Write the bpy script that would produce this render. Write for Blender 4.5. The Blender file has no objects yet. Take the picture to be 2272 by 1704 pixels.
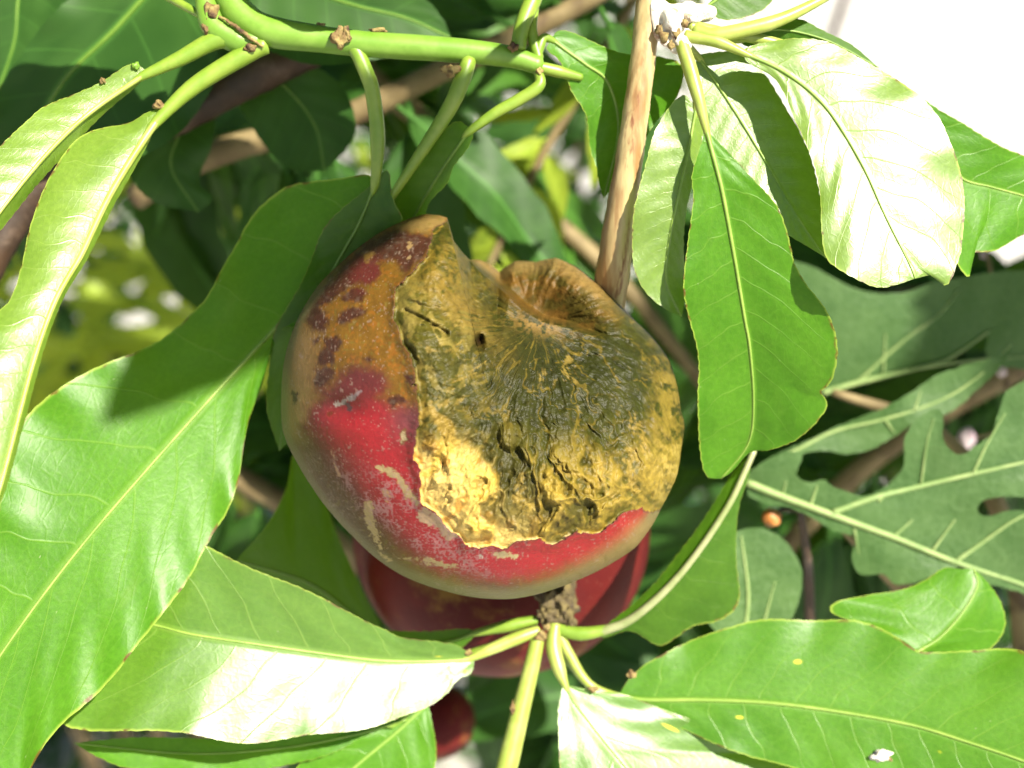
import bpy, bmesh, math, random
import numpy as np
from mathutils import Vector, Matrix, Euler
from mathutils.geometry import delaunay_2d_cdt

random.seed(7); RNG = np.random.default_rng(7)
S = bpy.context.scene
COL = S.collection

# ------------------------------------------------------------------ camera, sky, sun, exposure
PITCH = math.radians(25.0)
CAM = Vector((0.0, 0.0, 1.25))
LENS = 42.0
TAN = 18.0 / LENS
D0 = 0.187                                   # metres from the lens to the middle of the spoilt fruit
PX = D0 * TAN / 1136.0                       # one photograph pixel at that distance, in metres
RIGHT = Vector((1, 0, 0))
FWD = Vector((0, math.cos(PITCH), -math.sin(PITCH)))
UP = Vector((0, math.sin(PITCH), math.cos(PITCH)))

cam_d = bpy.data.cameras.new("camera")
cam = bpy.data.objects.new("camera", cam_d); COL.objects.link(cam)
cam.location = CAM
cam.rotation_euler = (math.pi / 2 - PITCH, 0, 0)
cam_d.lens = LENS; cam_d.sensor_width = 36.0
cam_d.clip_start = 0.005; cam_d.clip_end = 2000
cam_d.dof.use_dof = True
cam_d.dof.focus_distance = D0 - 190 * PX
cam_d.dof.aperture_fstop = 14.0
S.camera = cam

SUN_CAM = Vector((0.46, 0.43, 0.78)).normalized()      # towards the sun: right, up, back
SUN = (RIGHT * SUN_CAM.x + UP * SUN_CAM.y - FWD * SUN_CAM.z).normalized()
w = bpy.data.worlds.new("World"); S.world = w; w.use_nodes = True
nt = w.node_tree
sky = nt.nodes.new("ShaderNodeTexSky"); sky.sky_type = 'NISHITA'; sky.sun_disc = False
sky.sun_elevation = math.asin(SUN.z)
sky.sun_rotation = math.atan2(SUN.x, SUN.y)
nt.links.new(sky.outputs[0], nt.nodes["Background"].inputs[0])
nt.nodes["Background"].inputs[1].default_value = 0.05
sun_d = bpy.data.lights.new("sun", 'SUN'); sun_d.energy = 5.0; sun_d.angle = math.radians(0.53)
sun_d.color = (1.0, 0.93, 0.79)
sun = bpy.data.objects.new("sun", sun_d); COL.objects.link(sun)
sun.rotation_euler = SUN.to_track_quat('Z', 'Y').to_euler()
sun.location = (1, -1, 4)
S.view_settings.view_transform = 'Standard'; S.view_settings.look = 'None'
S.view_settings.exposure = 1.5; S.view_settings.gamma = 1.0
S.render.engine = 'CYCLES'
S.cycles.max_bounces = 6; S.cycles.diffuse_bounces = 2; S.cycles.glossy_bounces = 2; S.cycles.transmission_bounces = 4; S.cycles.transparent_max_bounces = 4
S.cycles.use_denoising = True
S.cycles.use_adaptive_sampling = True; S.cycles.adaptive_threshold = 0.03

# ------------------------------------------------------------------ helpers
def P(x, y, z):
    """photograph pixel + distance towards the camera from the fruit's plane (in pixels) -> world"""
    d = D0 - z * PX
    return CAM + RIGHT * ((x - 1136) / 1136 * TAN * d) + UP * (-(y - 852) / 1136 * TAN * d) + FWD * d

CAMn = np.array(CAM); Rn = np.array(RIGHT); Un = np.array(UP); Fn = np.array(FWD)
def Pn(x, y, z):
    d = D0 - np.asarray(z) * PX
    a = (np.asarray(x) - 1136) / 1136 * TAN * d
    b = -(np.asarray(y) - 852) / 1136 * TAN * d
    return CAMn + a[..., None] * Rn + b[..., None] * Un + d[..., None] * Fn

def _hash(ix, iy, seed):
    n = (ix.astype(np.int64) * 374761393 + iy.astype(np.int64) * 668265263 + seed * 974634777) & 0xffffffff
    n = ((n ^ (n >> 13)) * 1274126177) & 0xffffffff
    n = n ^ (n >> 16)
    return (n & 0xffff) / 65535.0
def vnoise(x, y, seed=0):
    ix = np.floor(x); iy = np.floor(y); fx = x - ix; fy = y - iy
    fx = fx * fx * fx * (fx * (fx * 6 - 15) + 10); fy = fy * fy * fy * (fy * (fy * 6 - 15) + 10)
    a = _hash(ix, iy, seed); b = _hash(ix + 1, iy, seed); c = _hash(ix, iy + 1, seed); d = _hash(ix + 1, iy + 1, seed)
    return (a * (1 - fx) + b * fx) * (1 - fy) + (c * (1 - fx) + d * fx) * fy
def fbm(x, y, seed=0, o=4):
    s = 0; a = 0.5; t = 0
    for k in range(o):
        s = s + a * vnoise(x + 17.3 * k, y - 9.1 * k, seed + k); t += a
        x = x * 2.03; y = y * 2.03; a *= 0.5
    return s / t
def ridged(x, y, seed=0, o=3):
    s = 0; a = 0.5; t = 0
    for k in range(o):
        s = s + a * (1 - np.abs(2 * vnoise(x + 7.7 * k, y + 3.1 * k, seed + k) - 1)); t += a
        x = x * 2.1; y = y * 2.1; a *= 0.5
    return s / t
def sstep(a, b, x):
    t = np.clip((x - a) / (b - a), 0, 1)
    return t * t * (3 - 2 * t)
def sdpoly(X, Y, poly):
    p = np.array(poly, float); d = np.full(X.shape, 1e18); ins = np.zeros(X.shape, bool)
    for i in range(len(p)):
        x0, y0 = p[i]; x1, y1 = p[(i + 1) % len(p)]
        ex, ey = x1 - x0, y1 - y0; L = ex * ex + ey * ey + 1e-9
        t = np.clip(((X - x0) * ex + (Y - y0) * ey) / L, 0, 1)
        d = np.minimum(d, (X - x0 - t * ex) ** 2 + (Y - y0 - t * ey) ** 2)
        c = ((y0 > Y) != (y1 > Y)) & (X < (x1 - x0) * (Y - y0) / (y1 - y0 + 1e-12) + x0)
        ins ^= c
    d = np.sqrt(d)
    return np.where(ins, -d, d)
def dline(X, Y, pts):
    d = np.full(X.shape, 1e18)
    for (x0, y0), (x1, y1) in zip(pts[:-1], pts[1:]):
        ex, ey = x1 - x0, y1 - y0; L = ex * ex + ey * ey + 1e-9
        t = np.clip(((X - x0) * ex + (Y - y0) * ey) / L, 0, 1)
        d = np.minimum(d, (X - x0 - t * ex) ** 2 + (Y - y0 - t * ey) ** 2)
    return np.sqrt(d)

def spline(pts, n):
    """Catmull-Rom through the points, resampled evenly by length"""
    p = np.array(pts, float)
    if len(p) == 2:
        return p[0] + np.linspace(0, 1, n)[:, None] * (p[1] - p[0])
    q = np.vstack([2 * p[0] - p[1], p, 2 * p[-1] - p[-2]])
    out = []
    for i in range(1, len(q) - 2):
        a, b, c, d = q[i - 1], q[i], q[i + 1], q[i + 2]
        t = np.linspace(0, 1, 14, endpoint=False)[:, None]
        out.append(0.5 * (2 * b + (c - a) * t + (2 * a - 5 * b + 4 * c - d) * t ** 2 + (3 * b - a - 3 * c + d) * t ** 3))
    out.append(p[-1:]); o = np.vstack(out)
    L = np.concatenate([[0], np.cumsum(np.linalg.norm(np.diff(o[:, :2], axis=0), axis=1) + 1e-9)])
    u = np.linspace(0, L[-1], n)
    return np.stack([np.interp(u, L, o[:, k]) for k in range(o.shape[1])], 1)

def mesh_obj(name, V, F, mat, parent=None, smooth=True, attrs=None):
    me = bpy.data.meshes.new(name)
    me.from_pydata([tuple(map(float, v)) for v in V], [], [tuple(map(int, f)) for f in F]); me.update()
    if smooth:
        me.polygons.foreach_set("use_smooth", [True] * len(me.polygons))
    for k, (typ, arr) in (attrs or {}).items():
        a = me.attributes.new(k, typ, 'POINT')
        a.data.foreach_set({'FLOAT_VECTOR': 'vector', 'FLOAT_COLOR': 'color', 'FLOAT': 'value'}[typ], np.asarray(arr, np.float32).ravel())
    me.materials.append(mat)
    o = bpy.data.objects.new(name, me); COL.objects.link(o)
    if parent is not None:
        o.parent = parent
    return o

def thing(name, loc, label, cat, group=None):
    o = bpy.data.objects.new(name, None); COL.objects.link(o); o.location = loc
    o.empty_display_size = 0.01
    o["label"] = label; o["category"] = cat
    if group: o["group"] = group
    return o
def tag(o, label, cat, group=None):
    o["label"] = label; o["category"] = cat
    if group: o["group"] = group
    return o
def origin(parent):
    o = parent
    while o.parent is not None: o = o.parent
    return np.array(o.location)

def tube_geo(C, R, seg=10, rough=0.0, seed=0, flat=1.0):
    """C: world points (n,3), R: radii in metres"""
    C = np.array(C, float); n = len(C)
    T = np.gradient(C, axis=0); T /= np.linalg.norm(T, axis=1)[:, None] + 1e-12
    a = np.array(-FWD); V = []
    for i in range(n):
        s = np.cross(T[i], a); s /= np.linalg.norm(s) + 1e-9; b = np.cross(s, T[i])
        for k in range(seg):
            th = 2 * math.pi * k / seg
            r = R[i] * (1 + rough * (math.sin(i * 1.7 + k * 2.3 + seed) * 0.5 + math.sin(i * 0.61 + k * 1.1 + seed * 3) * 0.5))
            V.append(C[i] + r * (math.cos(th) * s + flat * math.sin(th) * b))
    F = []
    for i in range(n - 1):
        for k in range(seg):
            k2 = (k + 1) % seg
            F.append((i * seg + k, i * seg + k2, (i + 1) * seg + k2, (i + 1) * seg + k))
    V.append(C[0] - T[0] * R[0] * 0.35); V.append(C[-1] + T[-1] * R[-1] * 0.6); m = n * seg
    for k in range(seg):
        F.append((m, (k + 1) % seg, k)); F.append((m + 1, (n - 1) * seg + k, (n - 1) * seg + (k + 1) % seg))
    return V, F
def tube(name, parent, pts, r, mat, seg=10, n=None, rough=0.0, flat=1.0):
    """pts: (px,py,z) list, r: list of radii in px (interpolated)"""
    n = n or max(12, 9 * len(pts))
    c = spline(pts, n)
    # radii are given in pixels as seen, so scale by distance
    rr = np.interp(np.linspace(0, 1, n), np.linspace(0, 1, len(r)), r) * PX * (D0 / PX - c[:, 2]) / (D0 / PX)
    W = Pn(c[:, 0], c[:, 1], c[:, 2]) - origin(parent)
    V, F = tube_geo(W, rr, seg, rough, seed=len(name) + int(pts[0][0]) % 7, flat=flat)
    along = np.concatenate([np.repeat(np.linspace(0, 1, n), seg), [0, 1]])
    return mesh_obj(name, V, F, mat, parent, attrs={'along': ('FLOAT', along)})

def lump(name, parent, c, r, mat, seed=0, amp=0.35, sub=3, freq=2.5):
    """an irregular bud-like lump; c=(px,py,z), r=(rx,ry,rz) in px"""
    bm = bmesh.new(); bmesh.ops.create_icosphere(bm, subdivisions=sub, radius=1)
    ctr = np.array(P(*c)) - origin(parent); V = []
    for v in bm.verts:
        p = np.array(v.co)
        k = 1 + amp * (math.sin(p[0] * freq * 1.7 + seed) * math.sin(p[1] * freq * 1.3 + 2 * seed) + 0.6 * math.sin(p[2] * freq * 2.9 + p[0] * 4 + seed))
        p = p * k
        V.append(ctr + PX * (p[0] * r[0] * Rn + p[1] * r[1] * Un - p[2] * r[2] * Fn))
    F = [[v.index for v in f.verts] for f in bm.faces]; bm.free()
    return mesh_obj(name, V, F, mat, parent)

# ------------------------------------------------------------------ materials
class NT:
    def __init__(s, name):
        s.m = bpy.data.materials.new(name); s.m.use_nodes = True; s.t = s.m.node_tree
        s.b = s.t.nodes["Principled BSDF"]; s.out = s.t.nodes["Material Output"]
    def n(s, typ, **kw):
        x = s.t.nodes.new(typ)
        for k, v in kw.items(): setattr(x, k, v)
        return x
    def val(s, sock, v):
        if isinstance(v, bpy.types.NodeSocket): s.t.links.new(v, sock)
        else: sock.default_value = v
    def math(s, op, a, b=None, c=None, clamp=False):
        x = s.n("ShaderNodeMath", operation=op, use_clamp=clamp); s.val(x.inputs[0], a)
        if b is not None: s.val(x.inputs[1], b)
        if c is not None: s.val(x.inputs[2], c)
        return x.outputs[0]
    def mix(s, f, a, b, blend='MIX'):
        x = s.n("ShaderNodeMix", data_type='RGBA', blend_type=blend); s.val(x.inputs[0], f)
        s.val(x.inputs[6], a); s.val(x.inputs[7], b); return x.outputs[2]
    def ramp(s, f, a, b, smooth=True):
        x = s.n("ShaderNodeMapRange", interpolation_type='SMOOTHSTEP' if smooth else 'LINEAR'); s.val(x.inputs[0], f)
        s.val(x.inputs[1], a); s.val(x.inputs[2], b); return x.outputs[0]
    def noise(s, vec, scale, detail=3, rough=0.55, dim='3D'):
        x = s.n("ShaderNodeTexNoise", noise_dimensions=dim)
        if vec is not None: s.val(x.inputs['Vector'], vec)
        x.inputs['Scale'].default_value = scale; x.inputs['Detail'].default_value = detail; x.inputs['Roughness'].default_value = rough
        return x.outputs[0]
    def voro(s, vec, scale, feature='F1', rnd=1.0):
        x = s.n("ShaderNodeTexVoronoi", feature=feature)
        if vec is not None: s.val(x.inputs['Vector'], vec)
        x.inputs['Scale'].default_value = scale; x.inputs['Randomness'].default_value = rnd
        return x
    def bump(s, h, strength, dist):
        x = s.n("ShaderNodeBump"); x.inputs['Strength'].default_value = strength; x.inputs['Distance'].default_value = dist
        s.val(x.inputs['Height'], h); return x.outputs[0]
def c4(c): return (c[0], c[1], c[2], 1.0)

def leaf_mat(name, col, col2, vein, rough=0.38, trans=0.27, tcol=(0.20, 0.42, 0.008), spots=0.0, spec=0.22, veinmix=0.42):
    m = NT(name)
    at = m.n("ShaderNodeAttribute", attribute_name="leafco").outputs['Vector']
    oi = m.n("ShaderNodeObjectInfo").outputs['Random']
    geo = m.n("ShaderNodeNewGeometry").outputs['Position']
    sx = m.n("ShaderNodeSeparateXYZ"); m.val(sx.inputs[0], at)
    x, y, v = sx.outputs
    n1 = m.noise(at, 1.6, 1)
    ay = m.math('ABSOLUTE', y)
    # secondary veins leave the midrib at an angle and sweep towards the tip; the two sides alternate
    side = m.math('MULTIPLY', m.math('GREATER_THAN', y, 0.0), 0.43)
    ph = m.math('ADD', m.math('SUBTRACT', m.math('MULTIPLY', x, 3.0), m.math('MULTIPLY', m.math('POWER', ay, 1.25), 1.9)), m.math('MULTIPLY', n1, 0.6))
    ph = m.math('ADD', ph, m.math('ADD', side, m.math('MULTIPLY', oi, 5)))
    fr = m.math('ABSOLUTE', m.math('SUBTRACT', m.math('FRACT', ph), 0.5))
    vw = m.math('MULTIPLY', m.math('SUBTRACT', 0.05, m.math('MULTIPLY', ay, 0.04)), m.math('ADD', .35, m.noise(at, 3.1, 2)))
    sec = m.math('MULTIPLY', m.math('SUBTRACT', 1.0, m.ramp(fr, 0.0, vw)), m.math('SUBTRACT', 1.0, m.ramp(ay, 0.75, 1.0)))
    vd = m.voro(at, 7.5, 'DISTANCE_TO_EDGE').outputs['Distance']
    net = m.math('SUBTRACT', 1.0, m.ramp(vd, 0.0, 0.09))
    vd2 = m.voro(at, 22, 'DISTANCE_TO_EDGE').outputs['Distance']
    net2 = m.math('SUBTRACT', 1.0, m.ramp(vd2, 0.0, 0.12))
    rib = m.math('SUBTRACT', 1.0, m.ramp(ay, 0.01, 0.05))
    vm = m.math('MAXIMUM', m.math('MAXIMUM', sec, m.math('MULTIPLY', net, 0.22)), m.math('MAXIMUM', rib, m.math('MULTIPLY', net2, 0.14)))
    big = m.noise(at, 1.1, 4, 0.6)
    fine = m.noise(geo, 1400, 3)
    c = m.mix(m.ramp(big, 0.3, 0.7), c4(col), c4(col2))
    c = m.mix(m.ramp(fine, 0.35, 0.7), m.mix(1.0, c, (0.82, 0.84, 0.8, 1), 'MULTIPLY'), c)
    edge = m.ramp(m.math('ABSOLUTE', v), 0.965, 1.0)
    c = m.mix(m.math('MULTIPLY', edge, 0.55), c, c4((0.42, 0.5, 0.08)))
    c = m.mix(m.math('MULTIPLY', vm, veinmix), c, c4(vein))
    nb = m.noise(at, 9, 3)
    c = m.mix(m.math('MULTIPLY', m.ramp(m.math('ABSOLUTE', v), 0.955, 0.985), m.ramp(nb, .52, .62)), c, c4((0.10, 0.045, 0.012)))
    wv = m.voro(at, 6.5); wp = m.n("ShaderNodeSeparateColor"); m.val(wp.inputs[0], wv.outputs['Color'])
    ws = m.math('MULTIPLY', m.math('SUBTRACT', 1.0, m.ramp(wv.outputs['Distance'], 0.03, 0.07)), m.math('LESS_THAN', wp.outputs[1], 0.35))
    c = m.mix(m.math('MULTIPLY', ws, 0.5), c, c4((0.34, 0.36, 0.22)))
    c = m.mix(m.math('MULTIPLY', m.ramp(m.noise(at, 2.7, 5, .7), .55, .75), .35), c, c4((0.10, 0.20, 0.02)))
    if spots > 0:
        vo = m.voro(at, 2.6)
        sp = m.math('MULTIPLY', m.math('SUBTRACT', 1.0, m.ramp(vo.outputs['Distance'], 0.07, 0.13)), m.math('LESS_THAN', m.noise(m.n("ShaderNodeVectorMath", operation='SCALE').outputs[0], 1), 2))
        pick = m.n("ShaderNodeSeparateColor"); m.val(pick.inputs[0], vo.outputs['Color'])
        sp = m.math('MULTIPLY', sp, m.math('LESS_THAN', pick.outputs[0], 0.3))
        c = m.mix(m.math('MULTIPLY', sp, spots), c, c4((0.55, 0.5, 0.03)))
    m.val(m.b.inputs['Base Color'], c)
    m.val(m.b.inputs['Roughness'], m.math('ADD', rough - 0.05, m.math('MULTIPLY', m.noise(at, 5, 3), 0.12)))
    m.b.inputs['Specular IOR Level'].default_value = spec
    h = m.math('SUBTRACT', m.math('MULTIPLY', m.noise(geo, 900, 3), 0.55), m.math('MULTIPLY', m.math('MAXIMUM', m.math('MAXIMUM', m.math('MULTIPLY', sec, .6), rib), m.math('MULTIPLY', net, 0.14)), 0.7))
    bp = m.bump(h, 0.38, 0.00022)
    m.val(m.b.inputs['Normal'], bp)
    tr = m.n("ShaderNodeBsdfTranslucent"); m.val(tr.inputs[0], m.mix(m.math('MULTIPLY', vm, 0.35), c4(tcol), c4(tuple(0.6 * q for q in tcol))))
    mx = m.n("ShaderNodeMixShader"); mx.inputs[0].default_value = trans
    m.t.links.new(m.b.outputs[0], mx.inputs[1]); m.t.links.new(tr.outputs[0], mx.inputs[2])
    m.t.links.new(mx.outputs[0], m.out.inputs[0])
    return m.m

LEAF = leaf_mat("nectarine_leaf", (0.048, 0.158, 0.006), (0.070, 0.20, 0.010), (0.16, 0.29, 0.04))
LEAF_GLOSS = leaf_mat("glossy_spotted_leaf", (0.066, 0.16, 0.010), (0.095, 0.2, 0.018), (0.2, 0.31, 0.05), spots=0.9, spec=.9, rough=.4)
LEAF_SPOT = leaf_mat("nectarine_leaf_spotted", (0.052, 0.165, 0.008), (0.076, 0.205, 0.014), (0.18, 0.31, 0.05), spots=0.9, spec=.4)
LEAF_BLOWN = leaf_mat("nectarine_leaf_blown", (0.115, 0.205, 0.016), (0.15, 0.245, 0.028), (0.24, 0.34, 0.06), rough=0.38, spec=.9)  # pale leaf; colour raised further to look burnt out by sun
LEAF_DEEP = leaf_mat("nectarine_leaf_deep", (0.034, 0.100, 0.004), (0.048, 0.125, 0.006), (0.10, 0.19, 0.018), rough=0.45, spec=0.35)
def plain_leaf(name, col, col2, tcol, rough=.5, trans=.25):
    m = NT(name)
    at = m.n("ShaderNodeAttribute", attribute_name="leafco").outputs['Vector']
    sx = m.n("ShaderNodeSeparateXYZ"); m.val(sx.inputs[0], at)
    ay = m.math('ABSOLUTE', sx.outputs[1])
    c = m.mix(m.ramp(m.noise(at, 1.2, 2), .3, .7), c4(col), c4(col2))
    fr = m.math('ABSOLUTE', m.math('SUBTRACT', m.math('FRACT', m.math('SUBTRACT', m.math('MULTIPLY', sx.outputs[0], 2.3), m.math('MULTIPLY', ay, 1.5))), .5))
    vm = m.math('MAXIMUM', m.math('MULTIPLY', m.math('SUBTRACT', 1.0, m.ramp(fr, 0, .05)), .35), m.math('SUBTRACT', 1.0, m.ramp(ay, .01, .06)))
    c = m.mix(m.math('MULTIPLY', vm, .6), c, c4(tuple(min(1, 2.4 * q) for q in col2)))
    m.val(m.b.inputs['Base Color'], c); m.b.inputs['Roughness'].default_value = rough; m.b.inputs['Specular IOR Level'].default_value = .25
    tr = m.n("ShaderNodeBsdfTranslucent"); tr.inputs[0].default_value = c4(tcol)
    mx = m.n("ShaderNodeMixShader"); mx.inputs[0].default_value = trans
    m.t.links.new(m.b.outputs[0], mx.inputs[1]); m.t.links.new(tr.outputs[0], mx.inputs[2]); m.t.links.new(mx.outputs[0], m.out.inputs[0])
    return m.m
LEAF_BACK = plain_leaf("shade_leaf", (0.018, 0.062, 0.008), (0.032, 0.09, 0.014), (.08, .18, .008))  # darker leaf copy; deep shade is put into its colour
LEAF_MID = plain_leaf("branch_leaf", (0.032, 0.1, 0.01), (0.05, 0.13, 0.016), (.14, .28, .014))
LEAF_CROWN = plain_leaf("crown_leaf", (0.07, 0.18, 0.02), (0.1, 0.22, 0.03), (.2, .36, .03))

def stem_mat(name, c1, c2, c3=None, rough=0.5, scale=260, bump=0.25, grain=False):
    m = NT(name)
    tc = m.n("ShaderNodeTexCoord").outputs['Object']
    mp = m.n("ShaderNodeMapping"); m.val(mp.inputs[0], tc)
    if grain: mp.inputs['Scale'].default_value = (1, 1, .12); tc = mp.outputs[0]
    n = m.noise(tc, scale, 4); n2 = m.noise(tc, scale * 5, 3)
    c = m.mix(m.ramp(n, 0.35, 0.65), c4(c1), c4(c2))
    if c3 is not None:
        c = m.mix(m.ramp(m.noise(tc, scale * 0.7, 5, 0.7), 0.52, 0.66), c, c4(c3))
    c = m.mix(m.math('MULTIPLY', n2, 0.35), c, m.mix(1.0, c, (0.6, 0.6, 0.55, 1), 'MULTIPLY'))
    m.val(m.b.inputs['Base Color'], c); m.b.inputs['Roughness'].default_value = rough
    m.val(m.b.inputs['Normal'], m.bump(m.math('ADD', n, m.math('MULTIPLY', n2, 0.4)), bump, 0.0004))
    return m.m
STEM_GREEN = stem_mat("green_stem", (0.12, 0.24, 0.02), (0.16, 0.29, 0.035), rough=0.45, bump=0.12)
PETIOLE = stem_mat("petiole", (0.14, 0.24, 0.02), (0.2, 0.29, 0.035), rough=0.42, bump=0.1)
PETIOLE_PALE = stem_mat("petiole_pale", (0.25, 0.32, 0.05), (0.34, 0.39, 0.09), rough=0.4, bump=0.1)
PETIOLE_GREY = stem_mat("petiole_grey", (0.20, 0.24, 0.09), (0.28, 0.30, 0.15), rough=.3, bump=.1)
RIB = stem_mat("midrib", (0.16, 0.27, 0.035), (0.22, 0.33, 0.055), rough=0.45, bump=0.1)
RIB_DEEP = stem_mat("midrib_deep", (0.09, 0.18, 0.016), (0.12, 0.22, 0.025), rough=0.45, bump=0.1)
BUD = stem_mat("dry_bud", (0.13, 0.075, 0.025), (0.27, 0.21, 0.07), (0.05, 0.022, 0.01), rough=0.8, scale=700, bump=0.8)
BARK = stem_mat("twig_bark", (0.27, 0.15, 0.06), (0.46, 0.36, 0.17), (0.17, 0.06, 0.025), rough=0.4, scale=420, bump=0.4, grain=True)
BARK_DARK = stem_mat("dark_bark", (0.028, 0.014, 0.007), (0.06, 0.03, 0.014), (0.10, 0.065, 0.045), rough=0.6, scale=120, bump=0.9)
BARK_TAN = stem_mat("tan_bark", (0.14, 0.10, 0.04), (0.22, 0.165, 0.075), (0.09, 0.055, 0.025), rough=0.7, scale=120, bump=0.6)
FELT = stem_mat("pale_felt", (0.62, 0.55, 0.44), (0.8, 0.76, 0.68), (0.34, 0.20, 0.12), rough=0.9, scale=600, bump=1.0)
SCALE_B = stem_mat("knob_bark", (0.07, 0.05, 0.02), (0.13, 0.10, 0.03), (0.03, 0.018, 0.01), rough=0.8, scale=500, bump=1.0)

# ------------------------------------------------------------------ leaf builder
def tl(t, n):
    t = np.atleast_1d(np.array(t, float))
    return np.interp(np.linspace(0, 1, n), np.linspace(0, 1, len(t)), t) if len(t) > 1 else np.full(n, t[0])

def leaf(parent, mid, L, R, mat, tL=0.15, tR=0.15, bow=0.0, rib=(4.5, 1.0), ribmat=None, petiole=None, pr=(11, 10),
         pmat=None, N=84, M=11, teeth=2.6, wave=5.0, seed=0, label=None, name="leaf", curl=0.0):
    mid = np.array(mid, float)
    c = spline(mid, N)
    ends = [tuple(mid[0][:2]), tuple(mid[-1][:2])]
    eL = spline([ends[0]] + list(L) + [ends[1]], N); eR = spline([ends[0]] + list(R) + [ends[1]], N)
    rng = np.random.default_rng(seed + 11)
    s = np.concatenate([[0], np.cumsum(np.linalg.norm(np.diff(c[:, :2], axis=0), axis=1))])
    half = max(20.0, np.max(np.linalg.norm(eL - c[:, :2], axis=1)), np.max(np.linalg.norm(eR - c[:, :2], axis=1)))
    tL = tl(tL, N); tR = tl(tR, N)
    V = []; A = []; idx = np.zeros((N, 2 * M + 1), int); k = 0
    u = np.linspace(0, 1, N)
    for e, t, sg in ((eL, tL, -1), (eR, tR, 1)):
        dv = e - c[:, :2]; d = np.linalg.norm(dv, axis=1) + 1e-6
        le = np.concatenate([[0], np.cumsum(np.linalg.norm(np.diff(e, axis=0), axis=1))])
        per = 24.0
        ph = le / per + 0.25 * np.sin(le / 61.0 + seed)
        saw = (ph - np.floor(ph))
        amp = teeth * (0.5 + 0.8 * rng.random(int(ph.max()) + 2)[np.floor(ph).astype(int)])
        off = (saw - 0.5) * amp * np.clip(d / 30, 0, 1)
        off += 4.0 * np.sin(le / 45.0 + seed * 2.1 + sg) * np.clip(d / 80, 0, 1)
        scale = (d + off) / d
        wv = wave * (np.sin(le / 55.0 + seed * 1.3 + sg) + 0.6 * np.sin(le / 23.0 + seed)) * np.clip(d / 60, 0, 1)
        for j in range(1, M + 1):
            f = j / M
            xy = c[:, :2] + dv * (f * (1 + (scale - 1) * f ** 3))[:, None]
            z = c[:, 2] + t * d * f + bow * d * f * (1 - f) * 4 + curl * d * f * f + wv * f ** 2
            # slight quilting between side veins
            z = z + 0.9 * np.sin((s / half) * 2.3 * 2 * math.pi - f ** 1.25 * 9 + sg) * np.clip(d / 60, 0, 1) * math.sin(f * math.pi)
            W = Pn(xy[:, 0], xy[:, 1], z)
            for i in range(N):
                V.append(W[i]); A.append((s[i] / half, sg * f * d[i] / half, sg * f)); idx[i, M + sg * j] = k; k += 1
    W = Pn(c[:, 0], c[:, 1], c[:, 2])
    for i in range(N):
        V.append(W[i]); A.append((s[i] / half, 0, 0)); idx[i, M] = k; k += 1
    F = []
    for i in range(N - 1):
        for j in range(2 * M):
            F.append((idx[i, j], idx[i, j + 1], idx[i + 1, j + 1], idx[i + 1, j]))
    V = np.array(V) - origin(parent)
    A = np.array(A) + np.array([seed * 3.7, 0, 0])
    o = mesh_obj(name, V, F, mat, parent, attrs={'leafco': ('FLOAT_VECTOR', A)})
    if label: o["label"] = label
    if rib:
        m2 = c.copy(); m2[:, 2] += 1.2
        tube("midrib", o, [tuple(q) for q in m2[::4]] + [tuple(m2[-1])], [rib[0] * .72, rib[0] * 0.5, rib[1] * .7], ribmat or RIB, seg=8, n=60)
    if petiole:
        kk = max(3, N // 14); q = [tuple(c[j] + np.array([0, 0, -1.5])) for j in (2, kk)]
        rr = list(pr[:len(petiole)]) + [pr[-1] * .8, (rib[0] if rib else 4) * .55]
        tt = np.concatenate([[0], np.cumsum(np.linalg.norm(np.diff(np.array(list(petiole) + q)[:, :2], axis=0), axis=1))])
        tube("petiole", o, list(petiole) + q, list(np.interp(np.linspace(0, tt[-1], 12), tt, rr)), pmat or PETIOLE, seg=12, n=44)
    return o

# ------------------------------------------------------------------ ground
def ground_mat():
    m = NT("pale_dusty_ground")
    tc = m.n("ShaderNodeTexCoord").outputs['Object']
    c = m.mix(m.ramp(m.noise(tc, 2.2, 6, 0.65), 0.3, 0.7), c4((0.42, 0.405, 0.38)), c4((0.5, 0.485, 0.46)))
    c = m.mix(m.ramp(m.noise(tc, 30, 5), 0.45, 0.75), c, c4((0.27, 0.25, 0.22)))
    m.val(m.b.inputs['Base Color'], c); m.b.inputs['Roughness'].default_value = 0.95
    m.val(m.b.inputs['Normal'], m.bump(m.noise(tc, 60, 6), 0.5, 0.02))
    return m.m
def build_ground():
    n = 48; V = []; F = []
    rr = [0] + list(np.geomspace(0.4, 900, 30)); V.append((0, 1.5, 0))
    for r in rr[1:]:
        for k in range(n):
            a = 2 * math.pi * k / n
            x, y = r * math.cos(a), r * math.sin(a)
            V.append((x, 1.5 + y, 0.012 * math.sin(x * 1.3) * math.cos(y * 1.1)))
    for k in range(n): F.append((0, 1 + k, 1 + (k + 1) % n))
    for i in range(len(rr) - 2):
        for k in range(n):
            a = 1 + i * n; b = a + n
            F.append((a + k, b + k, b + (k + 1) % n, a + (k + 1) % n))
    g = mesh_obj("ground", V, F, ground_mat()); g["kind"] = "structure"
build_ground()

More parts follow.
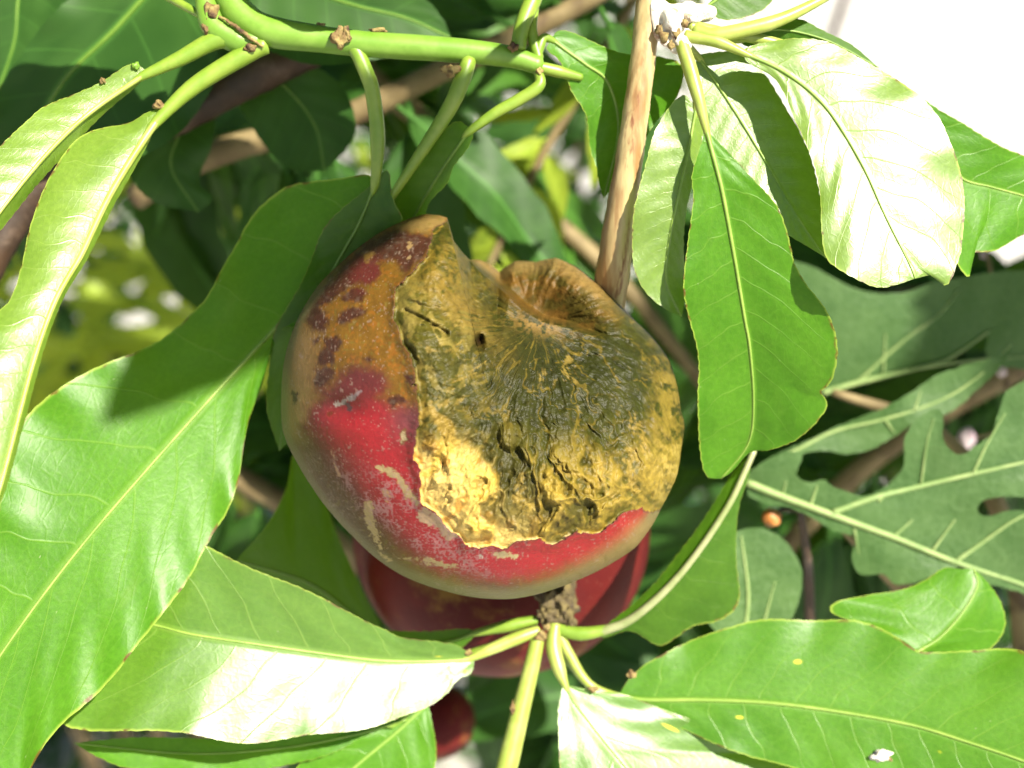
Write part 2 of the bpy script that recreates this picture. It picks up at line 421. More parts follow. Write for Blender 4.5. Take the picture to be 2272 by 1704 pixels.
# ------------------------------------------------------------------ the spoilt nectarine
SIL = [(993,483),(975,478),(942,475),(911,484),(875,499),(836,520),(791,553),(746,593),(709,629),(682,668),(655,719),(640,761),(628,816),(624,882),(626,950),(637,984),(661,1029),(694,1083),(738,1142),(783,1190),(834,1238),(893,1277),(983,1310),(1057,1326),(1132,1329),(1178,1322),(1238,1304),(1298,1280),(1357,1250),(1411,1214),(1447,1166),(1471,1119),(1489,1086),(1504,1047),(1511,999),(1519,940),(1510,907),(1501,848),(1484,797),(1451,752),(1412,714),(1385,687),(1355,657),(1308,615),(1278,591),(1233,572),(1188,581),(1143,579),(1123,591),(1108,603),(1087,585),(1063,576),(1042,576),(1027,561),(1007,535)]
ROT = [(991,484),(964,505),(961,538),(935,573),(899,624),(884,639),(881,675),(878,723),(893,764),(911,803),(923,854),(930,905),(931,949),(922,993),(925,1047),(934,1095),(958,1134),(984,1166),(1011,1190),(1035,1208),(1083,1214),(1137,1211),(1184,1199),(1238,1204),(1277,1181),(1327,1181),(1357,1163),(1387,1137),(1426,1125),(1441,1137),(1465,1125),(1500,1095),(1600,1014),(1640,800),(1450,520),(1200,450)]
CX, CY = 1090, 900
def mixc(c, col, m):
    return c * (1 - m[:, None]) + np.array(col)[None, :] * m[:, None]

def build_spoilt():
    NA, NR, NB = 760, 300, 60
    sil = np.array(SIL, float) - np.array([CX, CY])
    ang = np.unwrap(np.arctan2(sil[:, 1], sil[:, 0])); rad = np.hypot(sil[:, 0], sil[:, 1])
    o = np.argsort(np.mod(ang, 2 * math.pi)); an = np.mod(ang, 2 * math.pi)[o]; ra = rad[o]
    an = np.concatenate([an - 2 * math.pi, an, an + 2 * math.pi]); ra = np.tile(ra, 3)
    TH = np.linspace(0, 2 * math.pi, NA, endpoint=False)
    RO = np.interp(TH, an, ra)
    Rs = np.convolve(np.concatenate([RO[-6:], RO, RO[:6]]), np.ones(5) / 5, 'same')[6:-6]
    top = (TH > 4.2) & (TH < 5.4)
    RO = np.where(top, RO, Rs)
    rsm = RO.copy()
    for _ in range(30):
        rsm = (np.roll(rsm, 1) + rsm + np.roll(rsm, -1)) / 3
    T1 = np.linspace(0, math.pi / 2, NR + 1)[1:]
    rho = np.sin(T1); ct = np.cos(T1)
    X = CX + (rho[:, None] * RO[None, :]) * np.cos(TH)[None, :]
    Y = CY + (rho[:, None] * RO[None, :]) * np.sin(TH)[None, :]
    Z = np.repeat((390 * ct)[:, None], NA, 1)
    X = np.concatenate([[CX], X.ravel()]); Y = np.concatenate([[CY], Y.ravel()]); Z = np.concatenate([[390.0], Z.ravel()])
    RHO = np.concatenate([[0], np.repeat(rho[:, None], NA, 1).ravel()])
    # ---- hollow left by the rot
    wx = X + 9 * (fbm(X / 28, Y / 28, 3) - .5) * 2; wy = Y + 9 * (fbm(X / 28, Y / 28, 9) - .5) * 2
    sd = sdpoly(X + 5 * (vnoise(X / 7, Y / 7, 5) - .5) + 15 * (vnoise(X / 26, Y / 26, 7) - .5), Y + 5 * (vnoise(X / 7, Y / 7, 6) - .5) + 15 * (vnoise(X / 26, Y / 26, 8) - .5), ROT)
    rot = sd < 0
    inn = sstep(0, -110, sd)
    def g(cx, cy, a, b, rot_=0.0):
        ca, sa = math.cos(rot_), math.sin(rot_)
        dx, dy = X - cx, Y - cy
        return np.exp(-(((dx * ca + dy * sa) / a) ** 2 + ((-dx * sa + dy * ca) / b) ** 2))
    dz = np.zeros_like(X)
    dz -= 60 * sstep(0, -200, sd) * sstep(1250, 950, Y)
    dz -= 120 * g(1190, 705, 190, 95, 0.45) * inn
    dz -= 70 * g(1230, 850, 190, 140) * inn
    dz += 26 * g(960, 745, 70, 75) * sstep(0, -25, sd)
    dz += 20 * g(1010, 690, 35, 120, -0.7) * inn
    # flap behind the crease
    crease = [(1020,545),(1060,596),(1112,640),(1160,684),(1205,712),(1260,725),(1360,760),(1600,700),(1600,400),(1100,400)]
    sf = sdpoly(X, Y, crease)
    fl = sstep(3, -14, sf)
    dz += 22 * np.exp(-(np.clip(sf, 0, 200) / 40) ** 2) * (sf > 0) * g(1110, 640, 110, 90) * inn
    dz -= 150 * fl * sstep(1380, 1180, X) * sstep(480, 600, Y)
    # wrinkles
    dx, dy = X - 1190, Y - 720; rr = np.hypot(dx, dy); th = np.arctan2(dy, dx)
    warp = fbm(X / 60, Y / 60, 21) * 1.2
    warp2 = fbm(X / 140, Y / 140, 22) * 2.5
    fib = ridged(th * 4.5 + warp * 0.7 + warp2, rr / 190 + warp, 31, 3)
    fib2 = ridged(th * 14 + warp * 1.5, rr / 60 + warp, 41, 3)
    fib3 = ridged(th * 34 + warp * 5, rr / 34 + 2 * warp, 45, 3)
    lump_ = fbm(X / 45, Y / 45, 51, 5)
    low = sstep(860, 1080, Y)
    fine_ = ridged(X / 13 + 2 * warp, Y / 13 - 2 * warp, 61, 3)
    dz += rot * sstep(0, -30, sd) * sstep(20, 130, rr) * ((fib - .5) * (12 + 40 * low) + (fib2 - .5) * (8 + 8 * low) + (lump_ - .5) * 13 + (fine_ - .5) * 2.0 + (fib3 - .5) * 3.2)
    dz -= rot * 7 * sstep(0, -7, sd)
    hole = np.exp(-(((X - 1063) / 11) ** 2 + ((Y - 757) / 16) ** 2)); dz -= 60 * hole
    stub = np.exp(-(((X - 1129) / 24) ** 2 + ((Y - 968) / 30) ** 4)); dz += 20 * stub
    ring = np.exp(-((np.hypot((X - 1129) / 27, (Y - 965) / 38) - 1) / 0.2) ** 2); dz -= 9 * ring * sstep(.3, .6, lump_)
    sl = dline(X, Y, [(900, 690), (945, 712), (990, 740)]); dz -= rot * 16 * np.exp(-(sl / 6) ** 2)
    # skin: slight dents and the scar
    sk = ~rot
    dz += sk * ((fbm(X / 120, Y / 120, 71) - .5) * 14 + (fbm(X / 16, Y / 16, 72) - .5) * 1.6)
    dz -= sk * 26 * np.exp(-(((X - 757) / 45) ** 2 + ((Y - 905) / 28) ** 2))
    dz += sk * 9 * np.exp(-(sd / 14) ** 2) * sstep(500, 620, Y)
    Z = Z + dz * np.where((RHO > .97) & ~rot, sstep(1.0, .97, RHO) * .75 + .25, 1)
    # ---- colour of the skin
    n1 = fbm(X / 40, Y / 40, 81); n2 = fbm(X / 9, Y / 9, 82); n3 = ridged(X / 5, Y / 7, 83, 2)
    och = np.array([0.30, 0.150, 0.020])  # ochre lowered to carry the soft shade over the upper half
    C = np.repeat(och[None, :], len(X), 0) * (0.75 + 0.5 * n1)[:, None]
    C = mixc(C, (0.60, 0.20, 0.025), sstep(.55, .75, n2) * .4)
    C = mixc(C, (0.52, 0.32, 0.12), sstep(735, 660, wx) * sstep(690, 760, wy))
    def pm(poly, soft=5, warp_=1.0):
        soft = soft * 1.5
        return sstep(soft, -soft, 9 * (n2 - .5) + 6 * (n3 - .5) + sdpoly(X + (wx - X) * warp_, Y + (wy - Y) * warp_, poly))
    def z4(pts): return [(610 + a / 3.318, 460 + b / 3.318) for a, b in pts]
    REDP = [(706,822),(728,858),(764,820),(790,805),(827,815),(860,837),(862,860),(842,880),(872,898),(900,900),(940,905),(960,1000),(980,1100),(1060,1180),(1140,1190),(1280,1170),(1400,1120),(1500,1080),(1510,1120),(1440,1195),(1330,1245),(1200,1282),(1080,1292),(960,1262),(870,1205),(800,1135),(735,1065),(690,1000),(668,940),(690,898),(712,880),(698,850)]
    red = pm(REDP, 16, 1.3)
    spine = [(800,935),(850,1010),(900,1110),(990,1225),(1110,1262),(1290,1240),(1420,1172)]
    ds = dline(wx, wy, spine)
    br = np.exp(-(ds / 95) ** 2) * (0.25 + 0.75 * sstep(840, 950, Y + .3 * (X - 800)))  # red dulls outwards; shading on the left side is painted in
    redc = np.array([0.17, 0.045, 0.042])[None, :] * (1 - br[:, None]) + np.array([0.66, 0.034, 0.046])[None, :] * br[:, None]
    redc = mixc(redc, (0.30, 0.10, 0.11), g(905, 935, 40, 45) * .7)
    C = C * (1 - red[:, None]) + redc * red[:, None]
    MB = z4([(230,750),(300,640),(450,470),(650,270),(850,170),(960,160),(1010,190),(1130,200),(1200,260),(1110,350),(1080,390),(940,490),(880,400),(770,400),(770,480),(700,570),(640,560),(540,600),(440,680),(350,740),(400,830),(370,910),(290,910),(230,860),(212,800)])
    mar = pm(MB, 6)
    for poly in ([(490,650),(560,600),(640,590),(680,630),(640,700),(560,705),(490,690)], [(470,800),(540,740),(640,730),(670,780),(600,830),(520,865),(460,865)],
                 [(370,960),(450,945),(495,1000),(440,1080),(430,1150),(360,1190),(310,1150),(330,1070),(360,1030)], [(260,970),(340,955),(330,990),(280,1025)],
                 [(640,1110),(690,1090),(735,1110),(700,1135)], [(300,1190),(380,1170),(440,1210),(400,1290),(340,1330),(280,1290)],
                 [(830,1420),(920,1380),(970,1400),(960,1440),(860,1480)], [(945,1230),(1010,1240),(1030,1320),(1000,1320)]):
        mar = np.maximum(mar, pm(z4(poly), 4, .7))
    marc = np.array([0.115, 0.040, 0.022])[None, :] * (0.7 + 0.7 * n2)[:, None]
    marc = mixc(marc, (0.26, 0.18, 0.13), sstep(.5, .75, fbm(X / 11, Y / 11, 85)) * .45)
    C = C * (1 - mar[:, None]) + marc * mar[:, None]
    C = mixc(C, (0.24, 0.04, 0.035), mar * sstep(60, 20, np.hypot(X - 815, Y - 610)) * .8)
    C = mixc(C, (0.48, 0.27, 0.06), pm(z4([(640,350),(690,320),(730,340),(690,380),(660,420)]), 4) * .9)
    C = mixc(C, (0.46, 0.30, 0.09), pm(z4([(900,165),(1010,60),(1260,60),(1270,110),(1200,170),(1020,190)]), 8))
    # pale rim where the fruit turns under, plus a darkened lower-left edge
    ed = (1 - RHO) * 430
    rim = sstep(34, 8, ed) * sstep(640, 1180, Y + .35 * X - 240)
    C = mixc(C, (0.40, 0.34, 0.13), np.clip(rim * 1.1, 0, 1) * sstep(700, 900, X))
    C = mixc(C, (0.15, 0.085, 0.05), sstep(120, 30, ed) * sstep(930, 1000, Y) * sstep(1000, 800, X) * .75)  # shade of the turned-away side put into the skin colour
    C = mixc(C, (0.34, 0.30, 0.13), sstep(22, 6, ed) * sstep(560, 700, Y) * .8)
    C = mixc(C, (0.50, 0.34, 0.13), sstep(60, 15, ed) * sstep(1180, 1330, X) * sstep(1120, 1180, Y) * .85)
    # russet scratches, peel and scars
    def cap(pts, hw, col, a=1.0, wob=1.0):
        nonlocal C
        d = dline(X + (wx - X) * wob, Y + (wy - Y) * wob, pts)
        C = mixc(C, col, sstep(hw + 2, hw - 2, d + 13 * (n2 - .5) + 8 * (n3 - .5)) * a * sk)
    cream = (0.78, 0.58, 0.26)
    cap([(846,1038),(880,1060),(905,1098),(920,1113)], 7, cream); cap([(846,1038),(870,1048)], 6, cream)
    cap([(818,1124),(822,1160),(832,1200)], 9, cream, .9); cap([(834,1205),(845,1225),(862,1243)], 4, cream)
    cap([(938,1243),(975,1250),(1013,1259)], 4.5, cream); cap([(885,1240),(930,1238)], 3, cream, .8)
    cap([(1094,1228),(1140,1235)], 6.5, (0.82, 0.66, 0.32), 1, .15); cap([(1066,1233),(1067,1233)], 5, (0.85, 0.75, 0.6), 1, 0)
    cap([(896,960),(897,976)], 8, (0.30, 0.14, 0.05), 1, .1); cap([(896,962),(897,974)], 5.5, (0.72, 0.56, 0.30), 1, .1)
    cap([(906,549),(912,541)], 4.5, (0.55, 0.36, 0.15), 1, .1); cap([(905,572),(907,571)], 3, (0.5, 0.34, 0.16), 1, .1)
    cap([(940,1140),(965,1158),(998,1183)], 15, (0.80, 0.62, 0.36), .85); cap([(850,1090),(860,1105)], 5, cream, .7)
    cap([(720,921),(738,914),(759,907)], 3.2, (0.20, 0.05, 0.02), 1, .2); cap([(744,899),(760,893),(777,884)], 4.5, (0.55, 0.45, 0.38), 1, .3)
    cap([(772,893),(776,907)], 6, (0.10, 0.08, 0.08), .8, .4); cap([(777,884),(800,870)], 4, (0.5, 0.42, 0.42), .7, .5)
    cap([(652,875),(653,889)], 7, (0.17, 0.09, 0.05), 1, .3)
    cap([(738,998),(742,1030),(750,1052)], 2.2, (0.72, 0.42, 0.25), .9, .6)
    # bloom: broken pale flecks
    fl_ = sstep(.60, .74, n3 * .55 + fbm(X / 22, Y / 22, 91) * .5) * sstep(1010, 1090, Y) * sstep(1180, 1020, X) * red
    C = mixc(C, (0.78, 0.46, 0.44), fl_ * .55 * sk)
    lo = sstep(.64, .78, n3 * .6 + fbm(X / 30, Y / 30, 92) * .45) * sstep(980, 1060, Y) * sstep(830, 740, X)
    C = mixc(C, (0.62, 0.48, 0.40), lo * .28 * sk)
    sp = sstep(.80, .9, vnoise(X / 4.2, Y / 4.2, 95)) * sstep(.45, .6, fbm(X / 18, Y / 18, 96))
    C = mixc(C, (0.62, 0.46, 0.36), sp * .45 * sk)
    pores = sstep(.80, .88, vnoise(X / 8, Y / 8, 97)) * (1 - red) * (1 - mar) * sstep(690, 760, X)
    C = mixc(C, (0.30, 0.22, 0.04), pores * .55 * sk)
    # ---- colour of the rotten flesh
    olive = np.array([0.118, 0.122, 0.012])
    R_ = np.repeat(olive[None, :], len(X), 0) * (0.55 + 0.9 * lump_)[:, None]
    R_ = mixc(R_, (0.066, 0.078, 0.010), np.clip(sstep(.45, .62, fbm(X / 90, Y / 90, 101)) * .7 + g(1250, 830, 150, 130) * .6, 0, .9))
    yel = np.array([0.46, 0.32, 0.055])
    v1 = sstep(.74, .90, ridged(X / 62 + 1.6 * warp, Y / 62 - warp, 103, 3))
    edgew = np.clip(1 - np.clip(-sd, 0, 400) / 330, 0, 1)
    R_ = mixc(R_, yel, v1 * (.12 + .75 * edgew ** 1.5))
    R_ = mixc(R_, (0.52, 0.37, 0.10), sstep(.68, .80, fbm(X / 24, Y / 24, 105) * .55 + fib2 * .45) * (.08 + .42 * edgew))
    R_ = R_ * (1 + (0.62 * fib3 - .30) * sstep(70, 200, rr))[:, None]
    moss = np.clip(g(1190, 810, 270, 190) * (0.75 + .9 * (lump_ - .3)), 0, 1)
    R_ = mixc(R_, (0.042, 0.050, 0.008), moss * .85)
    thr = sstep(.80, .93, ridged(th * 9 + warp * 3, rr / 55 + 2 * warp, 47, 2)); R_ = mixc(R_, (0.44, 0.32, 0.06), thr * .6)
    # lobe on the left
    lobe = g(950, 745, 85, 110) ** .6
    R_ = mixc(R_, (0.24, 0.215, 0.045), lobe * .6)
    R_ = mixc(R_, (0.58, 0.46, 0.16), lobe * sstep(.66, .80, ridged(X / 44 + warp, Y / 44 + 2 * warp, 107, 2)))
    R_ = mixc(R_, (0.50, 0.33, 0.06), g(975, 610, 60, 70) * .75 * sstep(.35, .6, n2))
    R_ = mixc(R_, (0.45, 0.30, 0.08), g(1030, 690, 30, 110, -.75) * sstep(.4, .6, fib2) * .8)
    # cream fan along the lower edge, broken by dark radial streaks
    bot = sstep(205, 20, -sd + 230 * (.45 - fib) + 60 * (lump_ - .5)) * sstep(930, 1040, Y)
    left = sstep(1290, 1020, X)
    crm = np.clip(bot * (0.14 + 1.0 * left), 0, 1)
    crm = np.maximum(crm, sstep(100, 10, -sd + 60 * (lump_ - .5)) * sstep(985, 1060, Y) * sstep(1220, 1120, X))
    crmc = np.array([0.80, 0.585, 0.27])[None, :] * np.ones((len(X), 1))
    crmc = mixc(crmc, (0.60, 0.29, 0.06), sstep(.52, .68, fbm(X / 34, Y / 34, 111)) * .75)
    crmc = mixc(crmc, (0.56, 0.40, 0.10), sstep(1130, 1300, X) * .7)
    R_ = R_ * (1 - crm[:, None]) + crmc * crm[:, None]
    streak = sstep(.50, .34, fib) * sstep(960, 1040, Y) * sstep(20, 70, -sd)
    R_ = mixc(R_, (0.13, 0.115, 0.03), streak * .65)
    gold = sstep(.52, .70, fib * .6 + fib2 * .4) * sstep(930, 1060, Y) * sstep(990, 1080, X)
    R_ = mixc(R_, (0.58, 0.41, 0.09), gold * .62)
    # right-hand rim and its yellow shreds
    rt = sstep(1410, 1490, X + 60 * (lump_ - .5)) * sstep(760, 850, Y)
    R_ = mixc(R_, (0.50, 0.37, 0.085), rt * sstep(.40, .62, fib2 * .5 + n2 * .5) * .95)
    R_ = mixc(R_, (0.66, 0.50, 0.17), sstep(1430, 1490, X) * sstep(960, 1010, Y) * sstep(.45, .6, n2))
    ye = dline(X + 2 * (wx - X), Y + 2 * (wy - Y), [(935,925),(965,918),(990,945),(1000,985),(975,1020),(950,1050)])
    R_ = mixc(R_, (0.66, 0.46, 0.13), sstep(20, 8, ye) * .95)
    for pts, hw in (([(995,860),(1040,835),(1070,812)], 6), ([(930,905),(975,892),(1020,885)], 6), ([(905,650),(950,640),(1000,700),(1030,720)], 7), ([(905,750),(960,775),(1010,780),(1030,760)], 7),
                    ([(1270,790),(1255,825),(1275,850)], 8), ([(1205,825),(1200,850)], 7), ([(1330,1030),(1345,1090),(1375,1120)], 13), ([(1160,1060),(1150,1110),(1180,1130)], 12), ([(1105,1060),(1095,1110)], 8),
                    ([(1250,1110),(1245,1150)], 6), ([(1205,1035),(1250,1045),(1285,1060)], 7), ([(1285,1085),(1315,1105)], 5), ([(1400,1000),(1400,1060),(1425,1110)], 12), ([(1405,930),(1440,1000)], 9)):
        d = dline(X + 1.4 * (wx - X), Y + 1.4 * (wy - Y), pts)
        R_ = mixc(R_, (0.60, 0.43, 0.13), sstep(hw + 6, hw - 6, d + 16 * (n2 - .5) + 26 * (fib3 - .5) + 14 * (fine_ - .5)) * .8)
    # flap and pit
    flap = fl * sstep(1400, 1300, X) * sstep(760, 700, Y)
    R_ = mixc(R_, (0.20, 0.15, 0.035), flap * .85)
    R_ = mixc(R_, (0.44, 0.22, 0.06), flap * sstep(.42, .66, fbm(X / 26, Y / 26, 121)) * .7)
    R_ = mixc(R_, (0.66, 0.45, 0.22), flap * sstep(55, 10, ed) * .8)
    R_ = mixc(R_, (0.50, 0.30, 0.10), g(1195, 720, 75, 22, .25) * sstep(.4, .55, n2) * .9)
    R_ = mixc(R_, (0.34, 0.17, 0.03), g(1150, 668, 60, 16, .55) * .7)
    R_ = mixc(R_, (0.05, 0.025, 0.01), hole)
    R_ = mixc(R_, (0.34, 0.28, 0.07), stub * .7)
    dry = sstep(5, 1, np.abs(sd)) * sstep(.35, .6, vnoise(X / 14, Y / 14, 131))
    C = mixc(C, (0.13, 0.05, 0.045), sstep(5, 1, sd) * sk * .7)
    R_ = mixc(R_, (0.80, 0.66, 0.42), sstep(6, 2, -sd) * dry * sstep(1150, 1180, Y))
    C = np.where(rot[:, None], R_ * np.array([1.0, .97, .62])[None, :] * (0.30 + 0.10 * gold[:, None] + 0.30 * crm[:, None]), C * 0.50)
    # ---- back half
    W = Pn(X, Y, Z)
    front = W
    Tb = np.linspace(math.pi / 2, math.pi, NB + 1)[1:-1]
    XB = []; CB = []
    ringC = C[1 + (NR - 1) * NA:]
    zr = Z[1 + (NR - 1) * NA:]
    for t in Tb:
        f = (t - math.pi / 2) / (math.pi / 2)
        rb = (RO * (1 - min(1, f * 4)) + rsm * min(1, f * 4)) * math.sin(t)
        zb = zr * (1 - min(1, f * 3)) + 300 * math.cos(t)
        sc = (D0 / PX) / (D0 / PX - zb)
        XB.append(Pn(CX + rb * np.cos(TH) * sc, CY + rb * np.sin(TH) * sc, zb))
        k = min(1.0, max(0, f - .10) * 6)
        bc = np.array([0.30, 0.06, 0.04])[None, :] * (0.6 + 0.8 * fbm(np.cos(TH) * 3 + f * 4, np.sin(TH) * 3, 141))[:, None]
        CB.append(ringC * (1 - k) + bc * k)
    W = np.vstack([front] + XB + [Pn(np.array([CX]), np.array([CY]), np.array([-300.0]))])
    C = np.vstack([C] + CB + [np.array([[0.3, 0.08, 0.04]])])
    nrow = NR + len(Tb)
    a = 1 + np.arange(nrow - 1)[:, None] * NA + np.arange(NA)[None, :]
    b = 1 + np.arange(nrow - 1)[:, None] * NA + (np.arange(NA)[None, :] + 1) % NA
    quads = np.stack([a, a + NA, b + NA, b], -1).reshape(-1, 4)
    last = 1 + nrow * NA
    tri = [(0, 1 + k, 1 + (k + 1) % NA) for k in range(NA)] + [(last, 1 + (nrow - 1) * NA + (k + 1) % NA, 1 + (nrow - 1) * NA + k) for k in range(NA)]
    rv = np.zeros(len(W), bool); rv[:len(rot)] = rot
    fq = rv[quads].sum(1) >= 2
    root = thing("nectarine", P(1090, 1300, -60), "large split nectarine with a rotten olive-brown hollow and torn red skin", "nectarine", None)
    og = origin(root); W = W - og
    def sub(name, Q, T, mat):
        Q = np.asarray(Q); used = np.unique(np.concatenate([Q.ravel(), np.array(T, int).ravel()])) if len(T) else np.unique(Q)
        mp = np.full(len(W), -1); mp[used] = np.arange(len(used))
        Fs = [tuple(q) for q in mp[Q].tolist()] + [tuple(mp[list(t)].tolist()) for t in T]
        rgba = np.concatenate([C[used], np.ones((len(used), 1))], 1)
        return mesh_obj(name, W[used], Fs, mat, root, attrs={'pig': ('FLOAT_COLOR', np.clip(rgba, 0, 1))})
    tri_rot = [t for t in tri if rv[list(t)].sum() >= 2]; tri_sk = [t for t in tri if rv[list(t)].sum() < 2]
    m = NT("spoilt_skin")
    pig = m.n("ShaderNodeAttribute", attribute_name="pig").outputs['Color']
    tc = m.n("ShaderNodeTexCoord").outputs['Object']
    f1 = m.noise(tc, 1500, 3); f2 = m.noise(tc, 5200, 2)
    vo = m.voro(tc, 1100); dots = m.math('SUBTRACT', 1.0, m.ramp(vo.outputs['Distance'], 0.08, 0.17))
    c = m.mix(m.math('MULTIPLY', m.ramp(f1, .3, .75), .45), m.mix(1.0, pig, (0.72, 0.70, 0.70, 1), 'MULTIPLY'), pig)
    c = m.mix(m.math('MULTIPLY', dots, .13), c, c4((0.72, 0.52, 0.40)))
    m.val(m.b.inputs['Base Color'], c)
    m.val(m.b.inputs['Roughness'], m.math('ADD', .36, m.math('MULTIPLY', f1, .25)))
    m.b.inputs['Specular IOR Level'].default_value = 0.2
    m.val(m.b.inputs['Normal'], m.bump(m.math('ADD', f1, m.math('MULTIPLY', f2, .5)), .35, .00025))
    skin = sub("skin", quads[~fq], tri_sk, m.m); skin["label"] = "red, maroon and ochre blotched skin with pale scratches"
    m = NT("rotten_flesh")
    pig = m.n("ShaderNodeAttribute", attribute_name="pig").outputs['Color']
    tc = m.n("ShaderNodeTexCoord").outputs['Object']
    f1 = m.noise(tc, 900, 5, .65); f2 = m.noise(tc, 3200, 3, .6)
    c = m.mix(m.ramp(f1, .32, .62), m.mix(1.0, pig, (0.66, 0.66, 0.62, 1), 'MULTIPLY'), pig)
    c = m.mix(m.math('MULTIPLY', m.ramp(f2, .62, .74), .25), c, m.mix(1.0, pig, (1.9, 1.7, 1.35, 1), 'MULTIPLY'))
    m.val(m.b.inputs['Base Color'], c); m.b.inputs['Roughness'].default_value = .5
    m.b.inputs['Specular IOR Level'].default_value = 0.22
    m.val(m.b.inputs['Normal'], m.bump(m.math('ADD', f1, m.math('MULTIPLY', f2, .4)), .4, .0004))
    fl = sub("rotten_flesh", quads[fq], tri_rot, m.m); fl["label"] = "wrinkled olive and cream rotten flesh inside the torn skin"
    # a shred of dry peel beside the scar
    return root
SPOILT = build_spoilt()

# ------------------------------------------------------------------ sound nectarines behind
def fruit_mat():
    m = NT("dark_red_skin")
    tc = m.n("ShaderNodeTexCoord").outputs['Object']
    n = m.noise(tc, 45, 4, .6); f = m.noise(tc, 1200, 3)
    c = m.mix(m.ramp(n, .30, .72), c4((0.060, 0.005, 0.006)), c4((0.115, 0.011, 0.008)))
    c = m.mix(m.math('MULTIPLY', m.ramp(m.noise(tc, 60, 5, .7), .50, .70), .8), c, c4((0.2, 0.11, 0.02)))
    vo = m.voro(tc, 900); dots = m.math('SUBTRACT', 1.0, m.ramp(vo.outputs['Distance'], 0.08, 0.17))
    c = m.mix(m.math('MULTIPLY', dots, .1), c, c4((0.5, 0.32, 0.22)))
    m.val(m.b.inputs['Base Color'], c); m.b.inputs['Roughness'].default_value = .55; m.b.inputs['Specular IOR Level'].default_value = .12
    m.val(m.b.inputs['Normal'], m.bump(f, .2, .0003))
    return m.m
FRUIT = fruit_mat()
def nectarine(c, rpx, label, seam=0.6, parts=True, group=None):
    ctr = P(*c); r = rpx * PX * (D0 / PX - c[2]) / (D0 / PX)
    root = thing("nectarine", ctr - UP * r * 0.96, label, "nectarine", group)
    n1, n2 = 72, 48; V = []; F = []
    for j in range(n2 + 1):
        ph = math.pi * j / n2
        for i in range(n1):
            th = 2 * math.pi * i / n1
            d = math.atan2(math.sin(th - seam), math.cos(th - seam))
            k = 1 - 0.055 * math.exp(-(d / 0.16) ** 2) * math.sin(ph) ** .5
            dim = 1 - 0.16 * math.exp(-(ph / 0.28) ** 2)
            p = np.array([math.sin(ph) * math.cos(th), math.sin(ph) * math.sin(th), math.cos(ph) * 0.96 * dim]) * k * r
            q = p[0] * Rn + p[1] * -Fn + p[2] * Un
            V.append(np.array(ctr) + q - np.array(root.location))
    for j in range(n2):
        for i in range(n1):
            F.append((j * n1 + i, (j + 1) * n1 + i, (j + 1) * n1 + (i + 1) % n1, j * n1 + (i + 1) % n1))
    o = mesh_obj("skin", V, F, FRUIT, root)
    return root
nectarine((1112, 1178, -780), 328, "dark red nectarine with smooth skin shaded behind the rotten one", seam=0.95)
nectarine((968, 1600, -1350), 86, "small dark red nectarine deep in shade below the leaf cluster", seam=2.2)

# ------------------------------------------------------------------ green shoot across the top
shoot = thing("green_shoot", P(505, -60, 60), "smooth light green shoot with drooping leaves across the top", "shoot")
tube("stem", shoot, [(470,-150,40),(508,-10,55),(548,45,60),(600,70,62),(690,84,62),(800,97,60),(950,107,58),(1060,116,55),(1140,128,52),(1198,146,50)], [34,34,36,34,29,28,28,27,25,20], STEM_GREEN, seg=20, n=90)
tube("side_stem", shoot, [(452,-10,70),(462,28,72),(478,62,72),(530,90,66),(575,92,62)], [20,27,30,30,22], STEM_GREEN, seg=16)
lump("bud", shoot, (470,28,93), (16,20,11), BUD, 1, .3)
lump("bud", shoot, (459,62,91), (9,12,8), BUD, 2)
lump("bud", shoot, (556,106,89), (12,8,8), BUD, 3)
lump("bud", shoot, (752,84,93), (17,17,13), BUD, 4, .45)
lump("bud", shoot, (768,72,97), (8,14,6), BUD, 5, .4)
lump("bud", shoot, (838,68,67), (17,6,8), BUD, 6)
lump("bud", shoot, (712,56,65), (11,5,6), BUD, 7)
lump("bud", shoot, (1000,158,81), (17,11,10), BUD, 8, .5)
lump("bud", shoot, (1140,104,79), (10,9,8), BUD, 9, .4)
lump("bud", shoot, (1196,158,67), (7,7,6), BUD, 10)
tube("bark_crack", shoot, [(486,36,98),(510,50,100),(535,68,98),(560,88,94),(584,104,88)], [3,4,5,4,2], BUD, seg=6, rough=.4)
tube("tendril", shoot, [(350,-20,20),(400,8,40),(446,34,66)], [10,10,9], PETIOLE, seg=10)
# leaf hanging furthest left
leaf(shoot, [(330,160,95),(206,245,130),(110,335,190),(0,470,260),(-120,640,330)],
     [(292,143),(227,179),(172,203),(100,237),(58,275),(0,323),(-120,440)], [(300,195),(212,270),(128,360),(60,440),(-30,545)],
     LEAF_BLOWN, tL=(0.0,0.3), curl=-.15, tR=-1.2, rib=(9,4), petiole=[(545,92,70),(481,89,76),(400,130,84)], pr=(20,21,17,13), seed=1, ribmat=PETIOLE_PALE, wave=3)
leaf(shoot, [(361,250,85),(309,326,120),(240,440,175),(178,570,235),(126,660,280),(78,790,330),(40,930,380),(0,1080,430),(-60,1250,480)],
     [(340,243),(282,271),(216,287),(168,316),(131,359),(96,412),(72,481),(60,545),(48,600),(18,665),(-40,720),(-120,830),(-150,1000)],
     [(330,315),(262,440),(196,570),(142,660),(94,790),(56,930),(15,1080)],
     LEAF_BLOWN, tL=(-0.2,0.1,0.3,0.3), curl=-.12, tR=-1.2, rib=(12,7), petiole=[(590,100,64),(550,118,68),(430,192,78)], pr=(20,22,19,15), seed=2, ribmat=PETIOLE_PALE, wave=4, bow=0.06)
lump("gland", shoot, (352,232,96), (11,9,8), BUD, 11); lump("gland", shoot, (300,146,106), (8,7,6), STEM_GREEN, 12); lump("gland", shoot, (228,179,120), (6,6,5), BUD, 13)
